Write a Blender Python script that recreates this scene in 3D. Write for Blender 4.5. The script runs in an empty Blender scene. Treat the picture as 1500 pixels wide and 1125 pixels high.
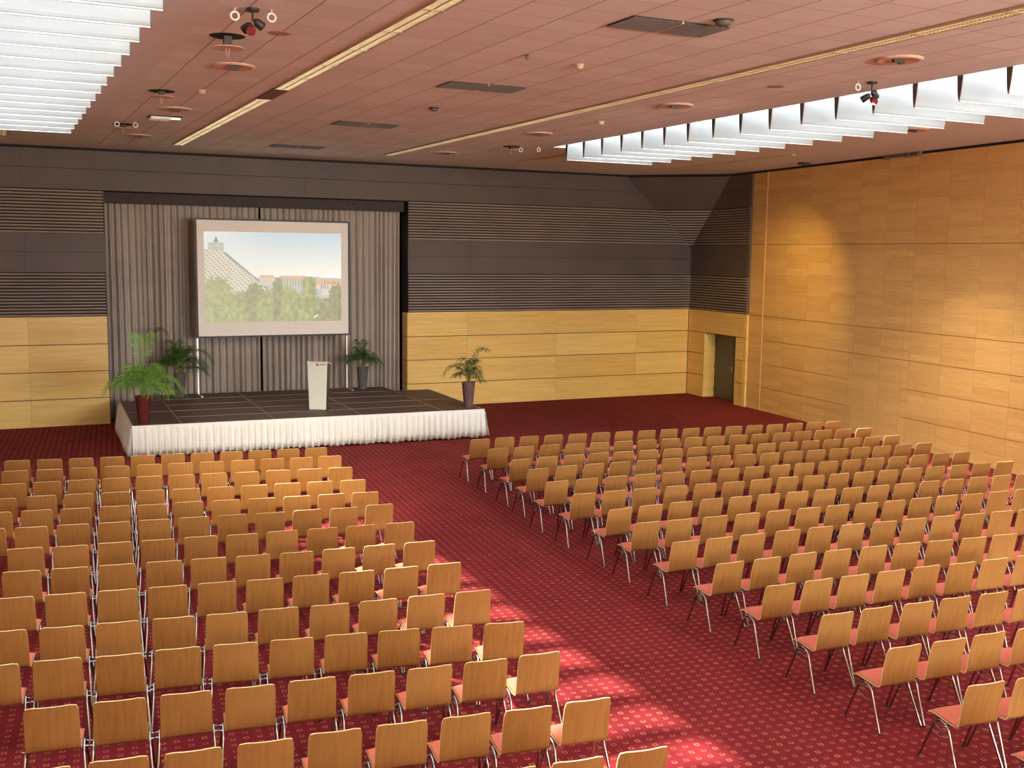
import bpy, math, random
from mathutils import Vector, Matrix, noise
RIGHT_ROWS = [[(8.669,19.316,-2.9),(9.215,19.326,-3.4),(9.735,19.268,-4.0),(10.268,19.225,-4.5),(10.796,19.168,-5.0),(11.329,19.131,-5.3),(11.854,19.079,-5.6),(12.38,19.024,-5.9),(12.904,18.969,-6.1),(13.426,18.912,-6.2),(13.954,18.86,-6.2),(14.46,18.794,-6.2),(14.981,18.746,-6.0),(15.49,18.681,-5.9),(16.025,18.657,-5.6),(16.525,18.594,-5.3),(17.031,18.543,-5.0)],[(8.579,18.269,-4.2),(9.106,18.239,-4.5),(9.657,18.224,-4.7),(10.173,18.162,-5.0),(10.691,18.099,-5.1),(11.215,18.058,-5.3),(11.739,18.009,-5.4),(12.262,17.959,-5.4),(12.786,17.909,-5.4),(13.304,17.859,-5.4),(13.825,17.803,-5.3),(14.326,17.733,-5.2),(14.88,17.709,-5.0),(15.43,17.693,-4.8),(15.957,17.66,-4.6),(16.459,17.591,-4.3),(16.963,17.527,-4.0)],[(8.482,17.108,1.2),(9.045,17.156,0.1),(9.575,17.125,-1.2),(10.103,17.115,-2.4),(10.62,17.073,-3.4),(11.144,17.035,-4.2),(11.666,16.991,-4.8),(12.187,16.943,-5.3),(12.694,16.877,-5.6),(13.204,16.823,-5.7),(13.742,16.789,-5.6),(14.258,16.743,-5.4),(14.773,16.699,-5.0),(15.301,16.666,-4.3),(15.818,16.637,-3.5),(16.313,16.596,-2.5),(16.816,16.571,-1.8)],[(8.389,16.239,0.8),(8.959,16.267,-0.3),(9.497,16.255,-1.5),(10.014,16.219,-2.6),(10.541,16.187,-3.6),(11.065,16.147,-4.4),(11.586,16.102,-5.0),(12.099,16.046,-5.5),(12.61,15.994,-5.8),(13.126,15.933,-6.0),(13.655,15.891,-6.0),(14.164,15.846,-5.8),(14.69,15.802,-5.5),(15.204,15.747,-5.0),(15.695,15.697,-4.3),(16.232,15.672,-3.5),(16.739,15.64,-2.9)],[(8.202,15.208,-2.9),(8.75,15.192,-3.2),(9.306,15.171,-3.5),(9.846,15.14,-3.8),(10.376,15.096,-4.0),(10.923,15.046,-4.2),(11.463,14.981,-4.3),(11.995,14.96,-4.4),(12.524,14.91,-4.5),(13.044,14.877,-4.5),(13.574,14.85,-4.4),(14.086,14.805,-4.3),(14.608,14.774,-4.2),(15.126,14.718,-4.0),(15.656,14.702,-3.7),(16.17,14.666,-3.4),(16.659,14.624,-3.2)],[(8.149,14.237,-2.8),(8.701,14.229,-3.1),(9.238,14.196,-3.4),(9.796,14.152,-3.6),(10.336,14.116,-3.9),(10.857,14.057,-4.1),(11.409,14.04,-4.3),(11.946,14.021,-4.4),(12.448,13.942,-4.6),(12.97,13.914,-4.7),(13.489,13.871,-4.8),(14.0,13.821,-4.9),(14.525,13.786,-4.9),(15.032,13.741,-4.9),(15.567,13.687,-4.9),(16.084,13.655,-4.8),(16.602,13.6,-4.8)],[(8.146,13.16,1.4),(8.686,13.181,0.5),(9.221,13.179,-0.7),(9.779,13.179,-1.8),(10.283,13.127,-2.7),(10.805,13.097,-3.5),(11.342,13.07,-4.1),(11.866,13.025,-4.6),(12.381,12.958,-4.9),(12.897,12.918,-5.1),(13.419,12.878,-5.2),(13.947,12.848,-5.1),(14.447,12.795,-4.8),(14.992,12.774,-4.4),(15.501,12.726,-3.8),(15.994,12.668,-3.4)],[(8.064,12.326,-3.8),(8.58,12.274,-3.9),(9.151,12.236,-4.1),(9.685,12.19,-4.2),(10.228,12.164,-4.3),(10.751,12.127,-4.4),(11.281,12.097,-4.5),(11.777,12.029,-4.5),(12.299,11.989,-4.5),(12.827,11.967,-4.5),(13.346,11.935,-4.4),(13.823,11.858,-4.3),(14.366,11.831,-4.2),(14.922,11.813,-4.2)],[(7.985,11.292,-1.8),(8.501,11.256,-2.3),(9.016,11.228,-3.0),(9.595,11.211,-3.6),(10.131,11.177,-4.2),(10.651,11.119,-4.7),(11.184,11.063,-5.2),(11.713,11.022,-5.7),(12.233,10.972,-6.1),(12.732,10.896,-6.5),(13.267,10.853,-6.9),(13.752,10.783,-7.1)],[(7.913,10.26,-1.8),(8.46,10.237,-2.5),(9.013,10.228,-3.3),(9.533,10.182,-4.2),(10.084,10.129,-5.0),(10.605,10.075,-5.9),(11.107,10.0,-6.8),(11.638,9.932,-7.7),(12.159,9.883,-8.3),(12.671,9.794,-8.2)],[(7.902,9.316,-2.8),(8.428,9.289,-3.1),(8.943,9.257,-3.5),(9.479,9.225,-3.9),(10.009,9.195,-4.4),(10.523,9.124,-4.8),(11.037,9.086,-5.2),(11.597,9.047,-5.4)],[(7.801,8.292,-4.7),(8.321,8.267,-4.7),(8.858,8.215,-4.7),(9.372,8.18,-4.7),(9.897,8.129,-4.7),(10.436,8.077,-4.7)],[(7.718,7.296,-4.2),(8.25,7.247,-4.2),(8.767,7.22,-4.2),(9.32,7.174,-4.2)],[(7.68,6.328,-6.5),(8.215,6.267,-6.5),(8.736,6.208,-6.5),(9.256,6.149,-6.5)],[(7.645,5.404,-5.0)]]
LEFT_ROWS = [[(5.425,19.596,-6.2),(4.915,19.658,-6.4),(4.4,19.719,-6.7),(3.893,19.771,-6.9),(3.388,19.856,-7.2),(2.883,19.924,-7.4),(2.369,19.978,-7.6),(1.86,20.032,-7.9),(1.352,20.096,-8.1),(0.849,20.194,-8.4),(0.336,20.284,-8.5)],[(5.429,18.693,-7.3),(4.917,18.732,-7.3),(4.421,18.826,-7.3),(3.911,18.879,-7.2),(3.391,18.946,-7.2),(2.872,19.01,-7.1),(2.37,19.084,-7.1),(1.85,19.131,-7.0),(1.332,19.19,-7.0),(0.798,19.257,-7.0),(0.275,19.339,-6.9)],[(5.297,17.61,-9.4),(4.786,17.686,-9.1),(4.266,17.773,-8.8),(3.757,17.819,-8.4),(3.243,17.915,-8.0),(2.732,17.969,-7.7),(2.229,18.06,-7.3),(1.723,18.124,-6.9),(1.218,18.182,-6.6),(0.718,18.224,-6.2),(0.214,18.263,-5.9)],[(5.183,16.547,-8.4),(4.663,16.625,-8.4),(4.153,16.699,-8.2),(3.641,16.748,-8.1),(3.136,16.822,-8.0),(2.627,16.899,-7.8),(2.116,16.977,-7.7),(1.613,17.043,-7.6),(1.101,17.132,-7.4),(0.593,17.206,-7.3),(0.049,17.211,-7.2)],[(5.083,15.608,-7.3),(4.573,15.681,-7.4),(4.059,15.739,-7.6),(3.544,15.8,-7.7),(3.037,15.89,-7.9),(2.517,15.985,-8.0),(2.012,15.998,-8.1),(1.509,16.11,-8.3),(0.992,16.17,-8.4),(0.488,16.262,-8.6),(-0.029,16.332,-8.7)],[(5.021,14.748,-4.6),(4.485,14.747,-5.0),(3.972,14.83,-5.5),(3.448,14.865,-6.0),(2.944,14.944,-6.5),(2.427,15.01,-7.1),(1.921,15.072,-7.6),(1.402,15.135,-8.1),(0.894,15.218,-8.6),(0.386,15.285,-9.2),(-0.123,15.389,-9.5)],[(4.928,13.626,-5.7),(4.395,13.687,-5.9),(3.882,13.743,-6.2),(3.361,13.813,-6.4),(2.843,13.841,-6.7),(2.336,13.934,-7.0),(1.816,13.985,-7.3),(1.308,14.06,-7.6),(0.796,14.109,-7.8),(0.285,14.209,-8.0)],[(4.826,12.6,-4.9),(4.306,12.653,-5.3),(3.792,12.695,-5.9),(3.274,12.737,-6.4),(2.757,12.811,-7.0),(2.245,12.892,-7.5),(1.746,12.967,-8.1),(1.231,13.039,-8.6),(0.718,13.115,-9.2),(0.212,13.191,-9.5)],[(4.749,11.578,-5.6),(4.224,11.625,-5.9),(3.701,11.676,-6.4),(3.182,11.748,-6.8),(2.667,11.799,-7.3),(2.156,11.888,-7.8),(1.64,11.959,-8.3),(1.13,12.039,-8.8),(0.616,12.119,-9.2),(0.109,12.195,-9.5)],[(4.637,10.478,-6.2),(4.118,10.543,-6.5),(3.594,10.593,-6.9),(3.082,10.655,-7.3),(2.565,10.747,-7.7),(2.05,10.803,-8.1),(1.542,10.884,-8.5),(1.022,10.965,-8.9),(0.514,11.037,-9.3),(0.006,11.134,-9.5)],[(4.511,9.418,-12.2),(3.995,9.531,-11.8),(3.481,9.642,-11.2),(2.976,9.739,-10.7),(2.467,9.819,-10.1),(1.956,9.907,-9.6),(1.445,9.995,-9.0),(0.941,10.04,-8.4),(0.427,10.148,-7.9),(-0.088,10.208,-7.5)],[(4.451,8.528,-6.7),(3.926,8.57,-6.9),(3.408,8.634,-7.1),(2.894,8.709,-7.3),(2.382,8.787,-7.5),(1.863,8.842,-7.8),(1.349,8.927,-8.0),(0.833,8.994,-8.2),(0.32,9.075,-8.5)],[(4.336,7.435,-7.9),(3.812,7.489,-7.8),(3.302,7.57,-7.7),(2.787,7.65,-7.5),(2.268,7.717,-7.4),(1.743,7.762,-7.3),(1.225,7.83,-7.1),(0.713,7.911,-7.0),(0.196,7.964,-6.9)],[(4.262,6.476,-6.9),(3.738,6.537,-6.9),(3.219,6.602,-6.9),(2.698,6.665,-6.9)]]
SKY_S = 2.2
HORIZON_S = 24.0
GROUND_S = 24.0
SUN_S = 11.0
EXPO = 1.38
def spot(name, loc, target, watts, angle, blend, color, r=.08):
    l = bpy.data.lights.new(name, 'SPOT'); l.energy = watts; l.spot_size = math.radians(angle); l.spot_blend = blend; l.color = color; l.shadow_soft_size = r
    o = bpy.data.objects.new(name, l); bpy.context.scene.collection.objects.link(o); o.location = loc
    o.rotation_euler = (Vector(target)-Vector(loc)).to_track_quat('-Z', 'Y').to_euler()
def add_warm():
    spot('stage_spot', (2.70, 11.45, 6.62), (4.65, 18.9, .6), 1750, 42, 1.0, (1.0, .93, .74))
    spot('stage_spot', (11.40, 11.85, 6.62), (9.0, 28.5, 1.4), 600, 54, 1.0, (1.0, .93, .80))
    spot('wall_spot', (17.0, 21.6, 6.92), (20.3, 25.4, 1.3), 330, 78, 1.0, (1.0, .72, .22), .05)
    spot('downlight', (16.3, 15.97, 6.90), (18.6, 17.6, .0), 520, 66, 1.0, (1.0, .90, .66), .15)
PI = math.pi
rnd = random.Random(7)
SC = bpy.context.scene
COL = SC.collection

# ------------------------------------------------------------------ mesh helpers
class MB:
    """collects geometry, builds ONE mesh object"""
    def __init__(s):
        s.v = []; s.f = []; s.m = []; s.sm = []
    def add(s, vs, fs, mi=0, smooth=False):
        o = len(s.v); s.v += [tuple(p) for p in vs]
        for f in fs:
            s.f.append([i + o for i in f]); s.m.append(mi); s.sm.append(smooth)
    def box(s, a, b, mi=0, bev=0.0):
        x0, y0, z0 = a; x1, y1, z1 = b
        vs = [(x0,y0,z0),(x1,y0,z0),(x1,y1,z0),(x0,y1,z0),(x0,y0,z1),(x1,y0,z1),(x1,y1,z1),(x0,y1,z1)]
        s.add(vs, [(0,3,2,1),(4,5,6,7),(0,1,5,4),(1,2,6,5),(2,3,7,6),(3,0,4,7)], mi)
        return s
    def obox(s, c, ax, ay, az, mi=0):
        """oriented box: centre c and three half-vectors"""
        c, ax, ay, az = map(Vector, (c, ax, ay, az)); vs = []
        for k in (-1, 1):
            for i, j in ((-1,-1),(1,-1),(1,1),(-1,1)):
                vs.append(c + ax*i + ay*j + az*k)
        s.add(vs, [(0,3,2,1),(4,5,6,7),(0,1,5,4),(1,2,6,5),(2,3,7,6),(3,0,4,7)], mi)
        return s
    def lathe(s, prof, n=24, mi=0, c=(0,0,0), smooth=True, cap=True):
        vs = []; fs = []
        for r, z in prof:
            for k in range(n):
                a = 2*PI*k/n; vs.append((c[0]+r*math.cos(a), c[1]+r*math.sin(a), c[2]+z))
        for i in range(len(prof)-1):
            for k in range(n):
                k2 = (k+1) % n
                fs.append((i*n+k, i*n+k2, (i+1)*n+k2, (i+1)*n+k))
        s.add(vs, fs, mi, smooth)
        if cap:
            s.add(vs[:n], [tuple(range(n))[::-1]], mi)
            s.add(vs[-n:], [tuple(range(n))], mi)
        return s
    def tube(s, pts, r, n=8, mi=0, closed=False):
        pts = [Vector(p) for p in pts]; L = len(pts)
        rr = r if isinstance(r, (list, tuple)) else [r]*L
        vs = []; fs = []; prev = None
        for i, p in enumerate(pts):
            if closed: t = pts[(i+1) % L] - pts[i-1]
            else: t = pts[min(i+1, L-1)] - pts[max(i-1, 0)]
            t.normalize()
            if prev is None:
                a = Vector((0,0,1)) if abs(t.z) < .9 else Vector((1,0,0))
                u = t.cross(a).normalized()
            else:
                u = (prev - t*prev.dot(t)).normalized()
            prev = u; w = t.cross(u)
            for k in range(n):
                an = 2*PI*k/n; vs.append(p + (u*math.cos(an) + w*math.sin(an))*rr[i])
        R = L if closed else L-1
        for i in range(R):
            j = (i+1) % L
            for k in range(n):
                k2 = (k+1) % n
                fs.append((i*n+k, i*n+k2, j*n+k2, j*n+k))
        s.add(vs, fs, mi, True)
        if not closed:
            s.add(vs[:n], [tuple(range(n))[::-1]], mi); s.add(vs[-n:], [tuple(range(n))], mi)
        return s
    def grid(s, P, mi=0, smooth=True):
        nu = len(P); nv = len(P[0])
        s.add([p for row in P for p in row],
              [(i*nv+j, (i+1)*nv+j, (i+1)*nv+j+1, i*nv+j+1) for i in range(nu-1) for j in range(nv-1)], mi, smooth)
        return s
    def build(s, name, mats, parent=None, loc=None, bevel=0):
        me = bpy.data.meshes.new(name)
        me.from_pydata(s.v, [], s.f)
        mats = mats if isinstance(mats, (list, tuple)) else [mats]
        for m in mats: me.materials.append(m)
        me.polygons.foreach_set('material_index', s.m)
        me.polygons.foreach_set('use_smooth', s.sm)
        me.update()
        o = bpy.data.objects.new(name, me); COL.objects.link(o)
        if loc is not None: o.location = loc
        if parent is not None: o.parent = parent
        if bevel:
            b = o.modifiers.new('bevel', 'BEVEL'); b.width = bevel; b.segments = 2; b.limit_method = 'ANGLE'
        return o

def tag(o, label=None, cat=None, group=None, kind=None):
    if label: o['label'] = label
    if cat: o['category'] = cat
    if group: o['group'] = group
    if kind: o['kind'] = kind
    return o
def empty(name, loc=(0,0,0), rz=0.0):
    o = bpy.data.objects.new(name, None); COL.objects.link(o)
    o.location = loc; o.rotation_euler = (0, 0, rz); o.empty_display_size = .1
    return o
def copy_tree(o, parent=None):
    c = o.copy(); COL.objects.link(c); c.parent = parent
    for ch in KIDS.get(o.name, []) or [x for x in bpy.data.objects if x.parent == o]:
        copy_tree(ch, c)
    return c
KIDS = {}

# ------------------------------------------------------------------ materials
class NB:
    def __init__(s, name):
        s.mat = bpy.data.materials.new(name); s.mat.use_nodes = True
        s.t = s.mat.node_tree; s.n = s.t.nodes; s.l = s.t.links
        s.b = s.n['Principled BSDF']; s.out = s.n['Material Output']
    def node(s, typ, **kw):
        n = s.n.new(typ)
        for k, v in kw.items(): setattr(n, k, v)
        return n
    def link(s, a, b): s.l.new(a, b)
    def inp(s, sock, v):
        if isinstance(v, bpy.types.NodeSocket): s.link(v, sock)
        else: sock.default_value = v
    def m(s, op, a, b=0.0, c=0.0):
        n = s.node('ShaderNodeMath', operation=op)
        s.inp(n.inputs[0], a); s.inp(n.inputs[1], b)
        if len(n.inputs) > 2: s.inp(n.inputs[2], c)
        return n.outputs[0]
    def coord(s, kind='Object'):
        n = s.node('ShaderNodeTexCoord'); return n.outputs[kind]
    def pos(s):
        return s.node('ShaderNodeNewGeometry').outputs['Position']
    def xyz(s, v):
        n = s.node('ShaderNodeSeparateXYZ'); s.link(v, n.inputs[0]); return n.outputs
    def comb(s, x, y, z):
        n = s.node('ShaderNodeCombineXYZ')
        for i, v in enumerate((x, y, z)): s.inp(n.inputs[i], v)
        return n.outputs[0]
    def noise(s, vec, scale=5, detail=3, rough=.5, col=False):
        n = s.node('ShaderNodeTexNoise'); s.link(vec, n.inputs['Vector'])
        n.inputs['Scale'].default_value = scale; n.inputs['Detail'].default_value = detail
        n.inputs['Roughness'].default_value = rough
        return n.outputs['Color' if col else 'Fac']
    def white(s, vec):
        n = s.node('ShaderNodeTexWhiteNoise'); s.link(vec, n.inputs['Vector']); return n.outputs['Value']
    def scale(s, v, sx, sy, sz):
        n = s.node('ShaderNodeMapping'); s.link(v, n.inputs[0]); n.inputs['Scale'].default_value = (sx, sy, sz)
        return n.outputs[0]
    def ramp(s, fac, stops):
        n = s.node('ShaderNodeValToRGB'); s.link(fac, n.inputs[0]); e = n.color_ramp.elements
        while len(e) < len(stops): e.new(.5)
        for i, (p, c) in enumerate(stops): e[i].position = p; e[i].color = (*c, 1)
        return n.outputs[0]
    def mix(s, fac, a, b):
        n = s.node('ShaderNodeMix', data_type='RGBA')
        s.inp(n.inputs[0], fac)
        for sock, v in ((n.inputs[6], a), (n.inputs[7], b)):
            if isinstance(v, bpy.types.NodeSocket): s.link(v, sock)
            else: sock.default_value = (*v, 1)
        return n.outputs[2]
    def set(s, color=None, rough=None, metal=None, spec=None, bump=None, bd=.002, bs=.5):
        if color is not None:
            if isinstance(color, bpy.types.NodeSocket): s.link(color, s.b.inputs['Base Color'])
            else: s.b.inputs['Base Color'].default_value = (*color, 1)
        if rough is not None: s.inp(s.b.inputs['Roughness'], rough)
        if metal is not None: s.b.inputs['Metallic'].default_value = metal
        if spec is not None: s.b.inputs['Specular IOR Level'].default_value = spec
        if bump is not None:
            n = s.node('ShaderNodeBump'); s.link(bump, n.inputs['Height'])
            n.inputs['Distance'].default_value = bd; n.inputs['Strength'].default_value = bs
            s.link(n.outputs[0], s.b.inputs['Normal'])
        return s.mat

def simple(name, c, rough=.5, metal=0.0, spec=.5, var=.06, scale=30):
    """a plain surface with slight procedural variation"""
    b = NB(name); v = b.coord()
    f = b.noise(v, scale, 3)
    d = tuple(max(0, x*(1-var)) for x in c); e = tuple(min(1, x*(1+var)) for x in c)
    return b.set(b.ramp(f, [(.3, d), (.7, e)]), rough, metal, spec)

def mat_wood(name, dark, light, sx=1.0, sz=14.0, rough=.38, axis='x', spec=.4):
    """horizontal grain veneer, one tone per panel (object random)"""
    b = NB(name); v = b.pos()
    info = b.node('ShaderNodeObjectInfo').outputs['Random']
    X, Y, Z = b.xyz(v)
    v2 = b.comb(b.m('ADD', b.m('MULTIPLY', X, sx), b.m('MULTIPLY', info, 37.0)), b.m('MULTIPLY', Y, sx), b.m('MULTIPLY', Z, sz))
    g = b.noise(v2, 1.6, 6, .6)
    g2 = b.noise(b.comb(b.m('MULTIPLY', X, 3*sx), b.m('MULTIPLY', Y, 3*sx), b.m('MULTIPLY', Z, sz*5)), 2.0, 3, .5)
    f = b.m('ADD', b.m('MULTIPLY', g, .6), b.m('MULTIPLY', g2, .25))
    f = b.m('ADD', f, b.m('MULTIPLY', b.m('SUBTRACT', info, .5), .22))
    return b.set(b.ramp(f, [(.25, dark), (.65, light)]), rough, 0, spec)

def mat_mosaic(name, dark, light, rough=.33):
    """right wall: columns of veneer leaves, each strip its own tone"""
    b = NB(name); X, Y, Z = b.xyz(b.pos())
    s_ = b.m('ADD', b.m('MULTIPLY', X, DIRR[0]), b.m('MULTIPLY', Y, DIRR[1]))
    colf = b.m('DIVIDE', b.m('SUBTRACT', s_, 1.03), 1.05)
    ci = b.m('FLOOR', colf); cf = b.m('FRACT', colf)
    off = b.white(b.comb(ci, 3.1, 0.0))
    zr = b.m('ADD', b.m('DIVIDE', Z, .145), b.m('MULTIPLY', off, 3.0))
    warp = b.noise(b.comb(b.m('MULTIPLY', ci, 5.0), 0.0, zr), .8, 2)
    zi = b.m('FLOOR', b.m('ADD', zr, b.m('MULTIPLY', warp, 1.6)))
    tone = b.white(b.comb(ci, zi, 1.7))
    g = b.noise(b.comb(b.m('MULTIPLY', s_, 1.3), ci, b.m('MULTIPLY', Z, 26.0)), 1.5, 5, .6)
    knots = b.noise(b.comb(b.m('MULTIPLY', s_, 9.0), 0.0, b.m('MULTIPLY', Z, 12.0)), 1.0, 2)
    f = b.m('ADD', b.m('MULTIPLY', g, .55), b.m('ADD', .06, b.m('MULTIPLY', tone, .17)))
    f = b.m('ADD', f, b.m('MULTIPLY', knots, .08))
    col = b.ramp(f, [(.25, dark), (.72, light)])
    line = b.m('LESS_THAN', cf, .012)
    col = b.mix(b.m('MULTIPLY', line, .35), col, tuple(x*.45 for x in dark))
    return b.set(col, rough, 0, .35)

def mat_carpet():
    b = NB('carpet'); X, Y, Z = b.xyz(b.pos())
    u = b.m('ADD', b.m('MULTIPLY', X, DIRR[1]), b.m('MULTIPLY', Y, -DIRR[0]))
    w = b.m('ADD', b.m('MULTIPLY', X, DIRR[0]), b.m('MULTIPLY', Y, DIRR[1]))
    P = .1225
    uu = b.m('DIVIDE', u, P); ww = b.m('DIVIDE', w, P)
    fu = b.m('ABSOLUTE', b.m('SUBTRACT', b.m('FRACT', uu), .5))
    fw = b.m('ABSOLUTE', b.m('SUBTRACT', b.m('FRACT', ww), .5))
    d = b.m('MAXIMUM', fu, fw)                      # square distance from the mark's centre
    ring = b.m('MULTIPLY', b.m('LESS_THAN', d, .195), b.m('GREATER_THAN', d, .115))
    r1 = b.white(b.comb(b.m('FLOOR', uu), b.m('FLOOR', ww), 0.0))
    chk = b.m('FRACT', b.m('MULTIPLY', b.m('ADD', b.m('FLOOR', uu), b.m('FLOOR', ww)), .5))
    gap = b.m('MULTIPLY', b.m('GREATER_THAN', b.m('FRACT', ww), .56), b.m('GREATER_THAN', chk, .25))
    ring = b.m('MULTIPLY', ring, b.m('SUBTRACT', 1.0, b.m('MULTIPLY', gap, .75)))
    pile = b.noise(b.pos(), 420, 2, .7)
    big = b.noise(b.pos(), 1.2, 2)
    base = b.ramp(b.m('ADD', b.m('MULTIPLY', pile, .7), b.m('MULTIPLY', big, .3)), [(.3, (.112, .009, .013)), (.7, (.232, .020, .027))])
    col = b.mix(b.m('MULTIPLY', ring, b.m('ADD', .26, b.m('MULTIPLY', r1, .32))), base, (.66, .30, .11))
    return b.set(col, .95, 0, .1, bump=pile, bd=.003, bs=.4)

def mat_ceiling():
    b = NB('ceiling_tiles'); X, Y, Z = b.xyz(b.pos())
    gx = b.m('FRACT', b.m('DIVIDE', b.m('SUBTRACT', X, 4.385), .6125))
    gy = b.m('FRACT', b.m('DIVIDE', b.m('SUBTRACT', Y, 10.02), .5585))
    lx = b.m('LESS_THAN', gx, .030); ly = b.m('LESS_THAN', gy, .022)
    inx = b.m('MULTIPLY', b.m('GREATER_THAN', X, 2.22), b.m('LESS_THAN', X, 11.5))
    iny = b.m('LESS_THAN', Y, 28.1)
    msk = b.m('MULTIPLY', inx, iny)
    ti = b.white(b.comb(b.m('FLOOR', b.m('DIVIDE', b.m('SUBTRACT', X, 4.385), .6125)), b.m('FLOOR', b.m('DIVIDE', b.m('SUBTRACT', Y, 10.02), .5585)), 0.0))
    sp = b.noise(b.pos(), 90, 3, .6)
    f = b.m('ADD', b.m('MULTIPLY', sp, .55), b.m('MULTIPLY', b.m('MULTIPLY', ti, msk), .35))
    base = b.ramp(f, [(.2, CEIL_D), (.8, CEIL_L)])
    line = b.m('MULTIPLY', b.m('MAXIMUM', b.m('MULTIPLY', lx, .62), b.m('MULTIPLY', ly, .42)), msk)
    col = b.mix(line, base, (.20, .075, .06))
    return b.set(col, .9, 0, .1)

def mat_fabric(name, c, var=.15, sc=6.0, rough=.9, transl=0):
    b = NB(name); v = b.pos()
    f = b.m('ADD', b.m('MULTIPLY', b.noise(v, sc, 3), .5), b.m('MULTIPLY', b.noise(v, 260, 2), .5))
    return b.set(b.ramp(f, [(.3, tuple(x*(1-var) for x in c)), (.7, tuple(min(1, x*(1+var)) for x in c))]), rough, 0, .2)

YR = 0.09791; DIRR = (math.sin(YR), math.cos(YR)); NRM = (math.cos(YR), -math.sin(YR))
CW = 17.847                    # right wall plane: x*NRM0 + y*NRM1 = CW
CEIL_D = (.72, .72, .70); CEIL_L = (.86, .87, .86)
M = {}
M['wood'] = mat_wood('beech_veneer', (.68, .41, .10), (.88, .61, .20), .5, 9)
M['wood_r'] = mat_mosaic('beech_veneer_leaves', (.58, .31, .090), (.86, .54, .20))
M['metal_dark'] = simple('satin_bronze_cladding', (.118, .086, .072), .55, .0, .3, .10, .8)
M['louvre'] = simple('bronze_louvre', (.36, .29, .235), .45, .25, .5, .10, .8)
M['black'] = simple('black_gap', (.012, .008, .007), .8)
M['carpet'] = mat_carpet()
M['ceil'] = mat_ceiling()
M['curtain'] = mat_fabric('taupe_velour', (.44, .37, .32), .12, 2.0)
M['valance'] = mat_fabric('dark_valance', (.075, .058, .055), .2)
M['skirt'] = mat_fabric('champagne_satin', (.78, .76, .71), .06, 3.0, .55)
M['deck'] = simple('brown_phenolic_deck', (.11, .058, .045), .55, 0, .35, .18, 5)
M['deck_edge'] = simple('aluminium_edge', (.42, .36, .31), .4, .6)
M['alu'] = simple('pale_aluminium', (.62, .58, .52), .35, .7)
M['chrome'] = simple('chrome', (.40, .375, .37), .20, 1.0, .5, .01)
M['white'] = simple('white_paint', (.80, .80, .78), .6)
M['door'] = simple('grey_door', (.115, .105, .085), .42, .2, .5, .05)
M['lectern'] = simple('pale_lacquer', (.74, .76, .66), .35, 0, .5, .02)
M['lect_side'] = simple('dark_lacquer', (.06, .07, .05), .4)
M['screen'] = simple('screen_fabric', (.86, .80, .72), .8, 0, .5, .02)
M['frame_black'] = simple('black_frame', (.02, .012, .010), .5)
M['red'] = simple('red_logo', (.55, .05, .03), .5)
M['ink'] = simple('dark_ink', (.05, .04, .03), .6)
M['pad'] = mat_fabric('coral_red_upholstery', (.66, .17, .11), .10, 30)
M['rubber'] = simple('dark_plastic', (.03, .025, .025), .5)
M['gold'] = simple('champagne_reflector', (.80, .68, .42), .35, .35, .5, .08, 3)
M['gold_dim'] = simple('champagne_louvre', (.60, .51, .32), .4, .35)
M['beige'] = simple('beige_plastic', (.62, .40, .30), .6)
M['vent'] = simple('perforated_grey', (.13, .105, .09), .6)
M['soil'] = simple('soil', (.04, .025, .015), .95, 0, .2, .4)
M['tile_brown'] = simple('brown_blank', (.17, .10, .075), .8)

def chair_ply():
    b = NB('beech_plywood'); v = b.coord()
    info = b.node('ShaderNodeObjectInfo').outputs['Random']
    X, Y, Z = b.xyz(v)
    v2 = b.comb(b.m('ADD', b.m('MULTIPLY', X, 26.0), b.m('MULTIPLY', info, 91.0)), b.m('MULTIPLY', Y, 3.0), b.m('MULTIPLY', Z, 2.2))
    g = b.noise(v2, 1.2, 5, .6)
    f = b.m('ADD', b.m('MULTIPLY', g, .75), b.m('MULTIPLY', info, .22))
    return b.set(b.ramp(f, [(.25, (.265, .115, .028)), (.75, (.41, .20, .058))]), .36, 0, .4)
M['ply'] = chair_ply()
M['ply_edge'] = simple('plywood_edge', (.84, .60, .32), .4)

def skylight_white():
    b = NB('baffle_white'); b.set((.39, .41, .42), .45, 0, .3)
    tr = b.node('ShaderNodeBsdfTranslucent'); tr.inputs[0].default_value = (.9, .93, .95, 1)
    mx = b.node('ShaderNodeMixShader'); mx.inputs[0].default_value = .12
    b.link(b.b.outputs[0], mx.inputs[1]); b.link(tr.outputs[0], mx.inputs[2]); b.link(mx.outputs[0], b.out.inputs[0])
    return b.mat
M['baffle'] = skylight_white()
def glass(diffuse, nm):
    b = NB(nm)
    t = b.node('ShaderNodeBsdfTransparent'); t.inputs[0].default_value = (.95, .97, .97, 1)
    g = b.node('ShaderNodeBsdfGlossy'); g.inputs['Roughness'].default_value = .02
    mx = b.node('ShaderNodeMixShader'); mx.inputs[0].default_value = .05
    b.link(t.outputs[0], mx.inputs[1]); b.link(g.outputs[0], mx.inputs[2])
    d = b.node('ShaderNodeBsdfTranslucent'); d.inputs[0].default_value = (.95, .97, .97, 1)
    m2 = b.node('ShaderNodeMixShader'); m2.inputs[0].default_value = diffuse
    b.link(mx.outputs[0], m2.inputs[1]); b.link(d.outputs[0], m2.inputs[2]); b.link(m2.outputs[0], b.out.inputs[0])
    return b.mat
M['glass'] = glass(0.0, 'window_glass'); M['roof_glass'] = glass(.18, 'diffusing_roof_glass')
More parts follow.
